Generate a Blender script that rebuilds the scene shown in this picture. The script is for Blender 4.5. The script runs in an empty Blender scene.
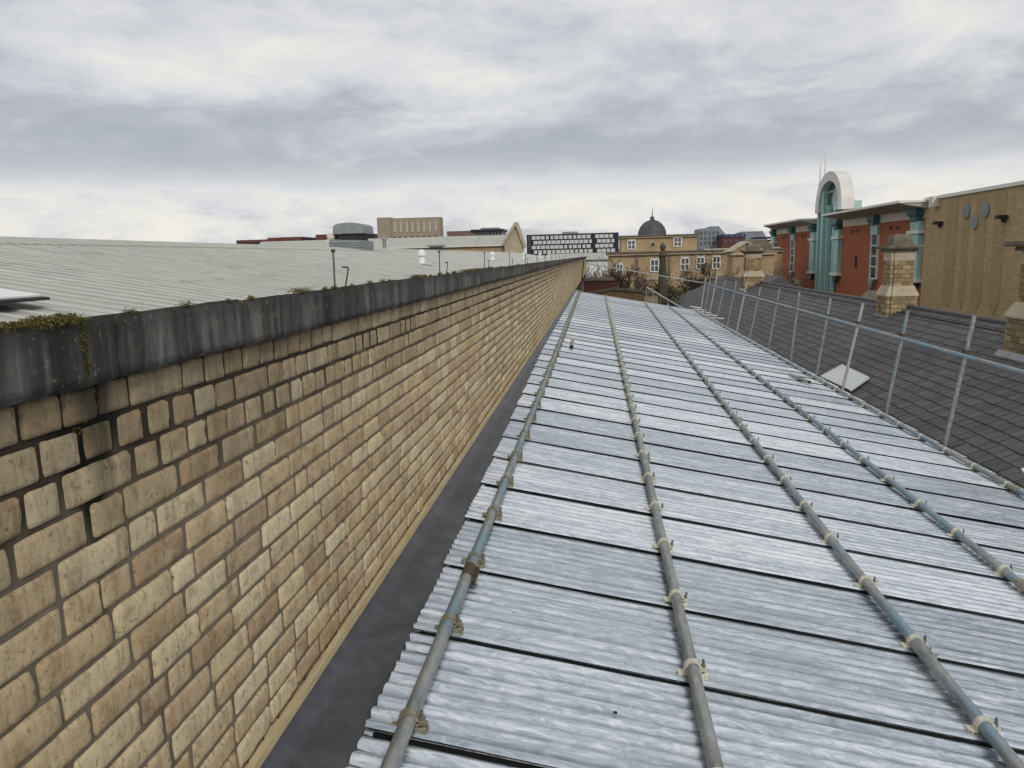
import bpy, bmesh, math, random
import numpy as np
from mathutils import Vector, Matrix, noise
random.seed(7)
rng = np.random.default_rng(7)
scene = bpy.context.scene
COL = scene.collection

# ---------------------------------------------------------------- helpers
def link(o, parent=None):
    COL.objects.link(o)
    if parent is not None: o.parent = parent
    return o
def tag(o, label=None, cat=None, group=None, kind=None):
    if label: o['label'] = label
    if cat: o['category'] = cat
    if group: o['group'] = group
    if kind: o['kind'] = kind
    return o
def thing(name, label, cat, loc=(0, 0, 0), group=None):
    o = bpy.data.objects.new(name, None); o.location = loc; o.empty_display_size = .2
    link(o); tag(o, label, cat, group); return o

class MB:
    """collects faces; build() links one mesh"""
    def __init__(s): s.v = []; s.f = []; s.m = []; s.smooth = []
    def add(s, vs, fs, mi=0, sm=False):
        b = len(s.v); s.v.extend([tuple(p) for p in vs])
        for f in fs: s.f.append([b + i for i in f]); s.m.append(mi); s.smooth.append(sm)
    def box(s, x0, x1, y0, y1, z0, z1, mi=0, bev=0.0):
        if bev <= 0:
            vs = [(x0,y0,z0),(x1,y0,z0),(x1,y1,z0),(x0,y1,z0),(x0,y0,z1),(x1,y0,z1),(x1,y1,z1),(x0,y1,z1)]
            s.add(vs, [(0,3,2,1),(4,5,6,7),(0,1,5,4),(1,2,6,5),(2,3,7,6),(3,0,4,7)], mi)
        else:
            bm = bmesh.new(); bmesh.ops.create_cube(bm, size=1)
            for v in bm.verts: v.co = Vector(((x0+x1)/2+v.co.x*(x1-x0), (y0+y1)/2+v.co.y*(y1-y0), (z0+z1)/2+v.co.z*(z1-z0)))
            bmesh.ops.bevel(bm, geom=bm.edges[:], offset=bev, segments=2, affect='EDGES')
            s.addbm(bm, mi)
    def addbm(s, bm, mi=0, sm=False, mat=None):
        bm.verts.index_update()
        vs = [(mat @ v.co) if mat else v.co for v in bm.verts]
        s.add([tuple(p) for p in vs], [[v.index for v in f.verts] for f in bm.faces], mi, sm); bm.free()
    def tube(s, pts, r, n=10, mi=0, cap=True, sm=True):
        pts = [Vector(p) for p in pts]; rs = r if isinstance(r, (list, tuple)) else [r]*len(pts)
        rings = []; up = None
        for i, p in enumerate(pts):
            d = (pts[min(i+1, len(pts)-1)] - pts[max(i-1, 0)]).normalized()
            if up is None:
                up = Vector((0,0,1)) if abs(d.z) < .9 else Vector((1,0,0))
            a = d.cross(up).normalized(); b = a.cross(d).normalized(); up = b
            rings.append([p + (a*math.cos(2*math.pi*k/n) + b*math.sin(2*math.pi*k/n))*rs[i] for k in range(n)])
        vs = [q for rg in rings for q in rg]; fs = []
        for i in range(len(rings)-1):
            for k in range(n):
                fs.append((i*n+k, i*n+(k+1) % n, (i+1)*n+(k+1) % n, (i+1)*n+k))
        s.add(vs, fs, mi, sm)
        if cap:
            s.add(rings[0], [list(range(n))], mi); s.add(rings[-1], [list(range(n))[::-1]], mi)
    def lathe(s, c, prof, n=16, mi=0, sm=True, rot=0):
        vs = []; fs = []
        for r, z in prof:
            for k in range(n):
                a = 2*math.pi*k/n+rot; vs.append((c[0]+r*math.cos(a), c[1]+r*math.sin(a), c[2]+z))
        for i in range(len(prof)-1):
            for k in range(n): fs.append((i*n+k, i*n+(k+1) % n, (i+1)*n+(k+1) % n, (i+1)*n+k))
        s.add(vs, fs, mi, sm)
        s.add(vs[-n:], [list(range(n))], mi)
    def prism(s, poly, axis, a0, a1, mi=0):
        """poly in the two other axes (in order x,y,z minus axis), extruded along axis from a0 to a1"""
        def P(p, a):
            if axis == 'x': return (a, p[0], p[1])
            if axis == 'y': return (p[0], a, p[1])
            return (p[0], p[1], a)
        n = len(poly); vs = [P(p, a0) for p in poly] + [P(p, a1) for p in poly]
        s.add(vs, [list(range(n))[::-1], list(range(n, 2*n))] + [(i, (i+1) % n, n+(i+1) % n, n+i) for i in range(n)], mi)
    def build(s, name, mats, parent=None, recalc=True):
        me = bpy.data.meshes.new(name); me.from_pydata(s.v, [], s.f)
        if not isinstance(mats, (list, tuple)): mats = [mats]
        for m in mats: me.materials.append(m)
        me.polygons.foreach_set('material_index', s.m); me.polygons.foreach_set('use_smooth', s.smooth)
        if recalc:
            bm = bmesh.new(); bm.from_mesh(me); bmesh.ops.recalc_face_normals(bm, faces=bm.faces[:]); bm.to_mesh(me); bm.free()
        me.update()
        return link(bpy.data.objects.new(name, me), parent)
def boxobj(name, mat, parent, *a, bev=0):
    m = MB(); m.box(*a, bev=bev); return m.build(name, mat, parent)
def share(name, src, parent, loc=(0,0,0)):
    o = bpy.data.objects.new(name, src.data); o.location = loc; return link(o, parent)

# ---------------------------------------------------------------- materials
class NT:
    def __init__(s, name):
        s.mat = bpy.data.materials.new(name); s.mat.use_nodes = True; s.t = s.mat.node_tree; s.t.nodes.clear()
        s.out = s.n('ShaderNodeOutputMaterial'); s.p = s.n('ShaderNodeBsdfPrincipled'); s.l(s.p.outputs[0], s.out.inputs[0])
        s.tc = s.n('ShaderNodeTexCoord').outputs['Object']
        s.geo = s.n('ShaderNodeNewGeometry')
    def n(s, t, **k):
        nd = s.t.nodes.new(t)
        for a, b in k.items(): setattr(nd, a, b)
        return nd
    def l(s, a, b): s.t.links.new(a, b)
    def set(s, sock, v):
        if hasattr(v, 'is_output') or isinstance(v, bpy.types.NodeSocket): s.l(v, sock)
        else: sock.default_value = v
    def map(s, sc=(1,1,1), rot=(0,0,0), src=None):
        m = s.n('ShaderNodeMapping'); s.l(src or s.tc, m.inputs[0]); m.inputs['Scale'].default_value = sc; m.inputs['Rotation'].default_value = rot; return m.outputs[0]
    def noise(s, scale=5, detail=5, rough=.6, vec=None, dist=0):
        nd = s.n('ShaderNodeTexNoise'); nd.inputs['Scale'].default_value = scale; nd.inputs['Detail'].default_value = detail
        nd.inputs['Roughness'].default_value = rough; nd.inputs['Distortion'].default_value = dist; s.l(vec or s.tc, nd.inputs['Vector']); return nd.outputs['Fac']
    def ramp(s, fac, stops, interp='LINEAR'):
        nd = s.n('ShaderNodeValToRGB'); s.l(fac, nd.inputs[0]); cr = nd.color_ramp; cr.interpolation = interp
        while len(cr.elements) < len(stops): cr.elements.new(.5)
        for e, (p, c) in zip(cr.elements, stops):
            e.position = p; e.color = (c, c, c, 1) if isinstance(c, (int, float)) else (*c, 1)
        return nd.outputs[0]
    def mix(s, fac, a, b, mode='MIX'):
        nd = s.n('ShaderNodeMix', data_type='RGBA', blend_type=mode)
        s.set(nd.inputs[0], fac); 
        for sock, v in ((nd.inputs[6], a), (nd.inputs[7], b)):
            s.set(sock, v if not isinstance(v, (tuple, list)) else (*v, 1) if len(v) == 3 else v)
        return nd.outputs[2]
    def math(s, op, a, b=0.0):
        nd = s.n('ShaderNodeMath', operation=op); s.set(nd.inputs[0], a); s.set(nd.inputs[1], b); return nd.outputs[0]
    def sep(s, vec=None):
        nd = s.n('ShaderNodeSeparateXYZ'); s.l(vec or s.tc, nd.inputs[0]); return nd.outputs
    def bump(s, h, strength=.5, dist=.01):
        nd = s.n('ShaderNodeBump'); nd.inputs['Strength'].default_value = strength; nd.inputs['Distance'].default_value = dist
        s.l(h, nd.inputs['Height']); s.l(nd.outputs[0], s.p.inputs['Normal'])
    def fin(s, col, rough=.8, metal=0.0, spec=None):
        s.set(s.p.inputs['Base Color'], col if not isinstance(col, (tuple, list)) else (*col, 1)); s.set(s.p.inputs['Roughness'], rough); s.set(s.p.inputs['Metallic'], metal)
        if spec is not None: s.p.inputs['Specular IOR Level'].default_value = spec
        return s.mat

def simple(name, col, rough=.8, metal=0, var=.25, scale=3, bump=0, bscale=30, spec=.3):
    t = NT(name); n = t.noise(scale, 6, .65)
    k = t.ramp(n, [(.25, tuple(c*(1-var) for c in col)), (.75, tuple(min(1, c*(1+var)) for c in col))])
    if bump: t.bump(t.noise(bscale, 6, .7), .6, bump)
    return t.fin(k, rough, metal, spec)

def m_brick():
    t = NT('buff_brick'); isl = t.geo.outputs['Random Per Island']
    base = t.ramp(isl, [(0, (.37,.255,.145)), (.14, (.46,.33,.185)), (.32, (.56,.43,.25)), (.5, (.47,.335,.20)), (.68, (.60,.475,.285)), (.86, (.70,.585,.385)), (1, (.38,.27,.165))])
    x, y, z = t.sep()
    comb = t.n('ShaderNodeCombineXYZ'); t.l(t.math('ADD', y, t.math('MULTIPLY', isl, 37.0)), comb.inputs[1]); t.l(z, comb.inputs[2]); t.l(isl, comb.inputs[0])
    v = comb.outputs[0]
    n1 = t.noise(14, 7, .68, v); n2 = t.noise(70, 5, .7, v)
    c = t.mix(t.ramp(n1, [(.40, .0), (.66, .7)]), base, t.mix(.5, base, (.72,.63,.43)))
    c = t.mix(t.ramp(n1, [(.30, .55), (.46, 0)]), c, (.20,.13,.08))
    c = t.mix(t.ramp(n2, [(.30, .85), (.44, 0)]), c, (.10,.075,.05)); c = t.mix(t.ramp(t.noise(5, 7, .75, v, 1.2), [(.52, 0), (.70, .42)]), c, (.22,.16,.095))
    # soot running down below the coping, in vertical streaks of its own
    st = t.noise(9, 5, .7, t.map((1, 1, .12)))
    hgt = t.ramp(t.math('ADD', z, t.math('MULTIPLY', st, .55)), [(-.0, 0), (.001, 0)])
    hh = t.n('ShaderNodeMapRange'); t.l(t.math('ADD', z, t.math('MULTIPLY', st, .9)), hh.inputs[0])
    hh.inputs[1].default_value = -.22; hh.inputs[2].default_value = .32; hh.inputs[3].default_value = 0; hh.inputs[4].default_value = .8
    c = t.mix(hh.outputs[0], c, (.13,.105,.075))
    # black-green stain following the leaking coping joint near the camera
    dy = t.math('ABSOLUTE', t.math('SUBTRACT', y, t.math('ADD', 1.40, t.math('MULTIPLY', st, .16))))
    zz = t.n('ShaderNodeMapRange'); t.l(z, zz.inputs[0]); zz.inputs[1].default_value = -.62; zz.inputs[2].default_value = -.25; zz.inputs[3].default_value = -.01; zz.inputs[4].default_value = .10
    stn = t.math('SUBTRACT', zz.outputs[0], dy)
    c = t.mix(t.ramp(t.math('MULTIPLY', stn, 12.), [(.0, 0), (.8, .85)]), c, (.035,.038,.025))
    n5 = t.noise(1.0, 6, .7, t.map((40, 60, 7), src=v)); c = t.mix(t.ramp(n5, [(.36, .40), (.50, 0)]), c, (.20,.14,.08))
    t.bump(t.math('ADD', t.math('ADD', t.noise(26, 8, .75, v), t.math('MULTIPLY', n2, .35)), t.math('MULTIPLY', n5, .5)), .8, .007)
    return t.fin(c, .9, 0, .2)
def m_mortar():
    t = NT('mortar'); x, y, z = t.sep()
    c = t.ramp(t.noise(9, 6, .7), [(.3, (.14,.115,.085)), (.7, (.25,.21,.16))])
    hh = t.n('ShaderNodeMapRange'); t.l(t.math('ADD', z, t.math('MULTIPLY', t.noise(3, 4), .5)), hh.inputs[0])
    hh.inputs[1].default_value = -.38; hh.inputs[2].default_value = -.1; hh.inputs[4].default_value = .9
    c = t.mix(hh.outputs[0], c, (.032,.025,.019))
    dy = t.math('ABSOLUTE', t.math('SUBTRACT', y, t.math('ADD', 1.40, t.math('MULTIPLY', t.noise(12, 4), .10))))
    zz = t.n('ShaderNodeMapRange'); t.l(z, zz.inputs[0]); zz.inputs[1].default_value = -.62; zz.inputs[2].default_value = -.25; zz.inputs[3].default_value = .02; zz.inputs[4].default_value = .16
    c = t.mix(t.ramp(t.math('MULTIPLY', t.math('SUBTRACT', zz.outputs[0], dy), 14.), [(.0, 0), (.7, .95)]), c, (.010,.011,.008))
    t.bump(t.noise(90, 6, .8), .8, .004); return t.fin(c, .95, 0, .1)
def m_coping():
    t = NT('weathered_concrete'); oi = t.n('ShaderNodeObjectInfo').outputs['Random']; cc = t.n('ShaderNodeCombineXYZ'); t.l(t.math('MULTIPLY', oi, 63.), cc.inputs[1]); vv = t.n('ShaderNodeVectorMath', operation='ADD'); t.l(t.tc, vv.inputs[0]); t.l(cc.outputs[0], vv.inputs[1]); t.tc = vv.outputs[0]; x, y, z = t.sep()
    s1 = t.noise(7, 6, .7, t.map((1, 1, .16))); s2 = t.noise(28, 6, .75, t.map((1, 1, .10))); n3 = t.noise(3, 5, .6); n4 = t.noise(130, 4, .7)
    f = t.math('ADD', t.math('ADD', t.math('MULTIPLY', s1, .62), t.math('MULTIPLY', s2, .38)), t.math('MULTIPLY', t.math('SUBTRACT', oi, .5), .07))
    c = t.ramp(f, [(.38, (.028,.027,.026)), (.47, (.060,.058,.055)), (.54, (.115,.112,.105)), (.64, (.20,.195,.18))])
    hh = t.n('ShaderNodeMapRange'); t.l(t.math('ADD', z, t.math('MULTIPLY', s2, .09)), hh.inputs[0])
    hh.inputs[1].default_value = -.11; hh.inputs[2].default_value = -.055; hh.inputs[4].default_value = .85
    c = t.mix(hh.outputs[0], c, (.03,.03,.027))
    c = t.mix(t.ramp(t.noise(40, 4, .7), [(.60, 0), (.67, .7)]), c, t.mix(n3, (.14,.13,.04), (.26,.26,.2)))
    c = t.mix(t.ramp(n4, [(.3, .5), (.45, 0)]), c, (.03,.03,.03))
    t.bump(t.math('ADD', t.noise(45, 8, .75), t.math('MULTIPLY', s2, .6)), .7, .006); return t.fin(c, .9, 0, .25)
def m_tin():
    t = NT('galvanised_sheet'); oi = t.n('ShaderNodeObjectInfo').outputs['Random']
    off = t.n('ShaderNodeCombineXYZ'); t.l(t.math('MULTIPLY', oi, 50.), off.inputs[0])
    va = t.n('ShaderNodeVectorMath', operation='ADD'); t.l(t.tc, va.inputs[0]); t.l(off.outputs[0], va.inputs[1])
    v1 = t.map((.35, 7, 1), src=va.outputs[0]); v2 = t.map((1.2, 22, 1), src=va.outputs[0]); v3 = t.map((1.6, 5, 1), src=va.outputs[0])
    a = t.noise(2.2, 8, .66, v1, .4); b = t.noise(3.0, 7, .75, v2, .6); c3 = t.noise(3.6, 9, .74, v3, 2.0); sp = t.noise(170, 3, .6)
    f = t.math('ADD', t.math('MULTIPLY', a, .36), t.math('ADD', t.math('MULTIPLY', b, .20), t.math('MULTIPLY', c3, .44)))
    f = t.math('ADD', f, t.math('MULTIPLY', t.math('SUBTRACT', oi, .5), .10))
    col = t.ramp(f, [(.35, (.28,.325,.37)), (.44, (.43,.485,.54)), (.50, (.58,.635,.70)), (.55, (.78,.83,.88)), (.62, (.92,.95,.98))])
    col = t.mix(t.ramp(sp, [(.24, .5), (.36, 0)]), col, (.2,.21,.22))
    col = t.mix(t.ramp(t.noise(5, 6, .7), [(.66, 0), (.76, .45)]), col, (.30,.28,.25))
    an = t.n('ShaderNodeAttribute', attribute_name='valley_shade').outputs['Fac']
    col = t.mix(t.math('MULTIPLY', an, t.ramp(c3, [(.30, .60), (.70, .45)])), col, (.16,.17,.185))  # rib valleys painted darker to stand in for their shading
    rough = t.ramp(f, [(.38, .20), (.62, .34)])
    met = t.ramp(f, [(.42, .85), (.60, .55)])
    t.bump(t.math('ADD', t.noise(14, 5, .6, v3), t.math('MULTIPLY', sp, .15)), .22, .005)
    return t.fin(col, rough, met, .5)
def m_tube(blue=.5, name='scaffold_steel'):
    t = NT(name); v = t.map((6, 1.2, 6)); n = t.noise(1.3, 5, .6, v); n2 = t.noise(20, 6, .75, t.map((1, .3, 1))); n3 = t.noise(90, 4, .7)
    c = t.ramp(n2, [(.3, (.15,.155,.15)), (.5, (.27,.285,.28)), (.72, (.44,.46,.455))])
    lo = .72-.25*blue
    c = t.mix(t.ramp(n, [(lo-.08, 0), (lo, .85)]), c, t.mix(n2, (.10,.19,.26), (.26,.40,.48)))
    c = t.mix(t.ramp(n3, [(.62, 0), (.72, .7)]), c, (.16,.10,.06))
    t.bump(n3, .3, .002); return t.fin(c, .5, .35, .5)
def m_asb():
    t = NT('fibre_cement'); x, y, z = t.sep()
    n = t.noise(1.2, 6, .65)
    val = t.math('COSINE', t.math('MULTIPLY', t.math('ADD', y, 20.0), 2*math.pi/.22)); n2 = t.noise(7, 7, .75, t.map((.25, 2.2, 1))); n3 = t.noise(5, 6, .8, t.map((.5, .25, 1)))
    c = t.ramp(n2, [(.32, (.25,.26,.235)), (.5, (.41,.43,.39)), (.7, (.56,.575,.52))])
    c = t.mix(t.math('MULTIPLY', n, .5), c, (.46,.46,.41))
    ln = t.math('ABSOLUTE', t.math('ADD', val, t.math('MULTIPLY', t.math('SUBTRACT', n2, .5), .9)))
    c = t.mix(t.ramp(ln, [(.0, .6), (.30, .4), (.45, 0)]), c, (.21,.205,.175))  # thin shadow lines of the ribs, painted as dark colour
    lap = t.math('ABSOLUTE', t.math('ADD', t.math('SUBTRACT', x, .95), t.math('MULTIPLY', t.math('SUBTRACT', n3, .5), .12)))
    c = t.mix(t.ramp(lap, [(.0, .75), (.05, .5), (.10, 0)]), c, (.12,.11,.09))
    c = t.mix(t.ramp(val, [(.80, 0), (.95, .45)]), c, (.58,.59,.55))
    c = t.mix(t.ramp(n3, [(.56, 0), (.68, .6)]), c, (.19,.185,.155))
    c = t.mix(t.ramp(t.noise(45, 4, .7), [(.66, 0), (.72, .75)]), c, (.08,.075,.055))
    t.bump(t.noise(60, 5, .7), .4, .004); return t.fin(c, .85, 0, .3)
def m_slate():
    t = NT('slate'); isl = t.geo.outputs['Random Per Island']
    c = t.ramp(isl, [(0, (.060,.058,.062)), (.4, (.078,.073,.076)), (.75, (.10,.093,.094)), (1, (.070,.066,.070))])
    c = t.mix(t.ramp(t.noise(6, 6, .7), [(.55, 0), (.75, .5)]), c, (.13,.125,.115))
    t.bump(t.noise(30, 6, .7), .4, .004); return t.fin(c, .72, 0, .4)
def m_lead():
    t = NT('lead_sheet'); c = t.ramp(t.noise(5, 7, .7, None, .8), [(.3, (.040,.043,.050)), (.5, (.062,.066,.075)), (.72, (.10,.105,.12))])
    t.bump(t.noise(9, 5, .6), .5, .012); return t.fin(c, .5, .25, .5)
def m_wood():
    t = NT('weathered_timber'); n = t.noise(4, 7, .7, t.map((12, .8, 12))); c = t.ramp(n, [(.3, (.36,.28,.15)), (.7, (.62,.52,.33))])
    t.bump(n, .5, .003); return t.fin(c, .85, 0, .2)
def m_wallbrick(name, c1, c2, mort, scale=1.0, axis='x', bw=.225, bh=.075, stain=.35):
    """brick drawn in real size on the wall plane facing axis"""
    t = NT(name); x, y, z = t.sep(); cb = t.n('ShaderNodeCombineXYZ'); t.l(y if axis == 'x' else x, cb.inputs[0]); t.l(z, cb.inputs[1])
    b = t.n('ShaderNodeTexBrick'); t.l(cb.outputs[0], b.inputs['Vector']); b.inputs['Scale'].default_value = 1
    b.inputs['Brick Width'].default_value = bw*scale; b.inputs['Row Height'].default_value = bh*scale; b.inputs['Mortar Size'].default_value = .008*scale
    b.inputs['Color1'].default_value = (*c1, 1); b.inputs['Color2'].default_value = (*c2, 1); b.inputs['Mortar'].default_value = (*mort, 1)
    n = t.noise(.6, 8, .72); n2 = t.noise(9, 5, .7)
    c = t.mix(t.ramp(n, [(.45, 0), (.72, stain)]), b.outputs[0], tuple(k*.5 for k in c1))
    c = t.mix(t.ramp(n2, [(.5, 0), (.75, .3)]), c, tuple(k*.6 for k in c2))
    t.bump(b.outputs['Fac'], -.5, .01); return t.fin(c, .9, 0, .2)
def m_moss():
    t = NT('moss'); c = t.ramp(t.noise(40, 4, .7), [(.3, (.05,.05,.014)), (.52, (.13,.115,.035)), (.72, (.27,.21,.09))]); return t.fin(c, .95, 0, .1)

M = dict(
 brick=m_brick(), mortar=m_mortar(), coping=m_coping(), tin=m_tin(), tube=m_tube(.5), tube_blue=m_tube(.8, 'blue_painted_scaffold_steel'), tube_plain=m_tube(-.4, 'plain_scaffold_steel'),
 asb=m_asb(), slate=m_slate(), lead=m_lead(), wood=m_wood(), moss=m_moss(),
 black=simple('matt_black', (.006,.006,.007), .7, 0, .2), clampgold=simple('rusty_zinc', (.30,.275,.19), .55, .4, .5, 40, .002, 80),
 clampcream=simple('zinc_band', (.66,.63,.50), .5, .35, .35, 40, .002, 80), rust=simple('rust', (.095,.065,.042), .8, .1, .5, 60, .002),
 steel=simple('dull_steel', (.16,.16,.15), .5, .5, .4, 30), galv=simple('grey_sheet_metal', (.27,.29,.30), .5, .4, .2, 6),
 white=simple('white_paint', (.78,.78,.75), .5, 0, .1, 3), cream=simple('cream_render', (.70,.66,.56), .8, 0, .12, .8),
 teal=simple('teal_cladding', (.38,.60,.56), .55, 0, .12, 1), teald=simple('dark_teal_cladding', (.07,.18,.18), .5, 0, .2, 1),
 stone=simple('buff_ashlar', (.42,.31,.185), .9, 0, .28, .8, .02, 3), stonepale=simple('pale_stone', (.47,.40,.29), .9, 0, .3, 1.5, .02, 5),
 stonedark=simple('weathered_stone', (.17,.145,.11), .92, 0, .45, 3, .02, 8), mossstone=simple('mossy_stone', (.075,.068,.045), .95, 0, .4, 1.5, .03, 5),
 redbrick=m_wallbrick('red_facing_brick', (.47,.15,.07), (.40,.12,.058), (.32,.17,.11), 1.6),
 beigebrick=m_wallbrick('beige_facing_brick', (.56,.42,.22), (.45,.33,.17), (.34,.26,.17), 2.2),
 beigedark=m_wallbrick('brown_band_brick', (.44,.32,.165), (.36,.26,.135), (.38,.30,.19), 2.2),
 chimbrick=m_wallbrick('chimney_brick', (.46,.35,.19), (.20,.145,.085), (.07,.055,.04), 1.0, 'y', .30, .125, .5),
 chimbrickx=m_wallbrick('chimney_side_brick', (.44,.34,.19), (.20,.145,.085), (.07,.055,.04), 1.0, 'x', .30, .125, .5),
 oldwall=m_wallbrick('old_brown_brick', (.20,.125,.06), (.13,.08,.045), (.10,.08,.05), 1, 'y'),
 oldwallx=m_wallbrick('old_buff_side_brick', (.36,.26,.15), (.28,.2,.11), (.16,.13,.09), 1, 'x'),
 darkred=m_wallbrick('dark_red_brick', (.09,.032,.026), (.065,.025,.022), (.07,.05,.04), 1, 'y'),
 pink=simple('pink_brown_brick', (.19,.13,.105), .9, 0, .15, .3), dome=simple('lead_dome', (.095,.10,.105), .6, .2, .25, 2), roofgrey=simple('grey_roofing', (.19,.19,.18), .8, 0, .2, 1),
 darkclad=simple('black_cladding', (.022,.024,.034), .5, 0, .2, .5), panel=simple('pale_panel', (.60,.60,.60), .5, 0, .15, .4),
 brown=simple('tower_brick', (.34,.285,.21), .9, 0, .15, .3), tan=simple('tower_recess', (.48,.43,.34), .9, 0, .12, .3), redclad=simple('red_cladding', (.15,.052,.042), .7, 0, .3, .1),
 bluegrey=simple('blue_grey_cladding', (.24,.26,.28), .6, 0, .15, .3), soffit=simple('soffit_board', (.42,.40,.37), .8, 0, .1, .5), vaultwhite=simple('weathered_white_cladding', (.68,.67,.64), .6, 0, .12, .6), navy=simple('navy_cladding', (.035,.045,.10), .5, 0, .2, .3), maroon=simple('maroon_brick', (.13,.05,.045), .8, 0, .2, .4),
 bark=simple('bark', (.055,.042,.032), .95, 0, .3, 8), twig=simple('twig', (.085,.055,.045), .95, 0, .3, 4), leaf=simple('ivy_leaf', (.055,.065,.025), .8, 0, .5, 4),
 ground=simple('city_ground', (.07,.068,.062), .9, 0, .4, .05), palemetal=simple('pale_roof_sheet', (.55,.57,.58), .45, .2, .1, 1),
 plastic=simple('white_plastic', (.75,.75,.74), .4, 0, .05), darkbox=simple('dark_fitting', (.03,.03,.03), .6),
)
def m_glass(name, col):
    t = NT(name); c = t.ramp(t.noise(1.3, 3), [(.35, tuple(k*.4 for k in col)), (.65, col)]); return t.fin(c, .12, 0, .6)
M['glass'] = m_glass('dark_glass', (.03, .06, .065)); M['glassg'] = m_glass('green_glass', (.025, .10, .095)); M['mirror'] = m_glass('grey_glass', (.12,.14,.16))

# ---------------------------------------------------------------- geometry of the place
S = .18                                   # fall of the tin roof to the right
def roofz(x): return -1.53 - S*(x+1.05)
WX = -1.05                                # face of the parapet wall

# ground
g = MB(); g.box(-3000, 3000, -1500, 4500, -10.5, -10); tag(g.build('ground', M['ground']), kind='structure')

# ---- parapet brick wall
wall = thing('parapet_wall', 'long buff brick parapet wall with a dark stained concrete coping', 'wall', (WX, 0, -1.55))
def brick_rows(y0, y1, fine):
    V = []; F = []; P = .0825; top = -.241
    us = np.array([0, .02, .08, .22, .36, .5, .64, .78, .90, .965, 1]) if fine else np.array([0, .08, .92, 1])
    vs = np.array([0, .045, .18, .4, .6, .8, .93, 1]) if fine else np.array([0, .14, .86, 1])
    base = 0
    for r in range(17):
        zt = top - r*P; rr = random.Random(100*r+5); y = -2.0 + rr.random()*.11 + (r % 2)*.115
        while y < y1:
            hd = rr.random() < (.95 if r == 0 else .85 if r < 3 else .5 if r == 3 else .2)
            L = (.115 if hd else .23)*rr.uniform(.96, 1.03); j = rr.uniform(.006, .011) + (.012+.014*rr.random() if 0 < r < 4 and rr.random() < .42 else 0)
            a = y + j/2; b = y + L - j/2; y += L; ju = [rr.uniform(-.003, .003) for _ in range(4)]; fr = rr.uniform(-.004, .003); sd = rr.random()*100
            if b < y0 or a >= y1 or not (y0 <= (a+b)/2 < y1): continue
            zb = zt - P + .0078 + ju[0]*.8; z1 = zt + ju[1]*.5
            nu, nv = len(us), len(vs)
            for v in vs:
                for u in us:
                    eu = min(u, 1-u)*(b-a); ev = min(v, 1-v)*(z1-zb); e = min(eu, ev)
                    dep = fr - (.013 if e < 1e-6 else 0.0025 if e < .006 else 0)
                    yy = a+(b-a)*u; zz = zb+(z1-zb)*v
                    # corner rounding
                    cu = max(0, .009-eu); cv = max(0, .009-ev)
                    if cu > 0 and cv > 0: yy += (1 if u < .5 else -1)*cv*.3; zz += (1 if v < .5 else -1)*cu*.3
                    if fine:
                        n = noise.noise(Vector((yy*45+sd, zz*45, sd))); n2 = noise.noise(Vector((yy*17+sd, zz*17, sd*2)))
                        if e < 1e-6: yy += n*.0028; zz += n2*.0022
                        elif e < .012: dep += min(0, n)*.010
                        dep += n*.0012 + n2*.002
                        if e > 1e-6: dep = max(dep, -.0048)
                    V.append((dep, yy, zz))
            for i in range(nv-1):
                for k in range(nu-1): q = base+i*nu+k; F.append((q, q+1, q+nu+1, q+nu))
            base += nu*nv
    return V, F
def arr_obj(name, V, F, mat, parent, loc=(0,0,0), smooth=True):
    me = bpy.data.meshes.new(name); me.from_pydata([tuple(p) for p in V], [], F); me.materials.append(mat)
    me.polygons.foreach_set('use_smooth', [smooth]*len(me.polygons)); me.update()
    o = bpy.data.objects.new(name, me); o.location = loc; return link(o, parent)
WM = Matrix.Translation((-WX, 0, 1.55))
V1, F1 = brick_rows(-2, 7, True); V2, F2 = brick_rows(7, 76, False)
b0 = len(V1); V = V1+V2; F = F1+[tuple(i+b0 for i in f) for f in F2]
arr_obj('brickwork', V, F, M['brick'], wall, (0, 0, 1.55))
# mortar bed, gently uneven, and the wall's core behind it
gy = list(np.arange(-2, 8, .02)) + list(np.arange(8, 76.3, .5)); gz = np.linspace(-1.6, -.235, 60)
V = [(-.0075+.0022*noise.noise(Vector((y*30, z*30, 3))), y, z) for z in gz for y in gy]; n = len(gy)
F = [(i*n+k, i*n+k+1, (i+1)*n+k+1, (i+1)*n+k) for i in range(len(gz)-1) for k in range(n-1)]
arr_obj('mortar', V, F, M['mortar'], wall, (0, 0, 1.55))
boxobj('wall_core', M['mortar'], wall, -.34, -.016, -2, 76, -8.45, 1.30)
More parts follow.
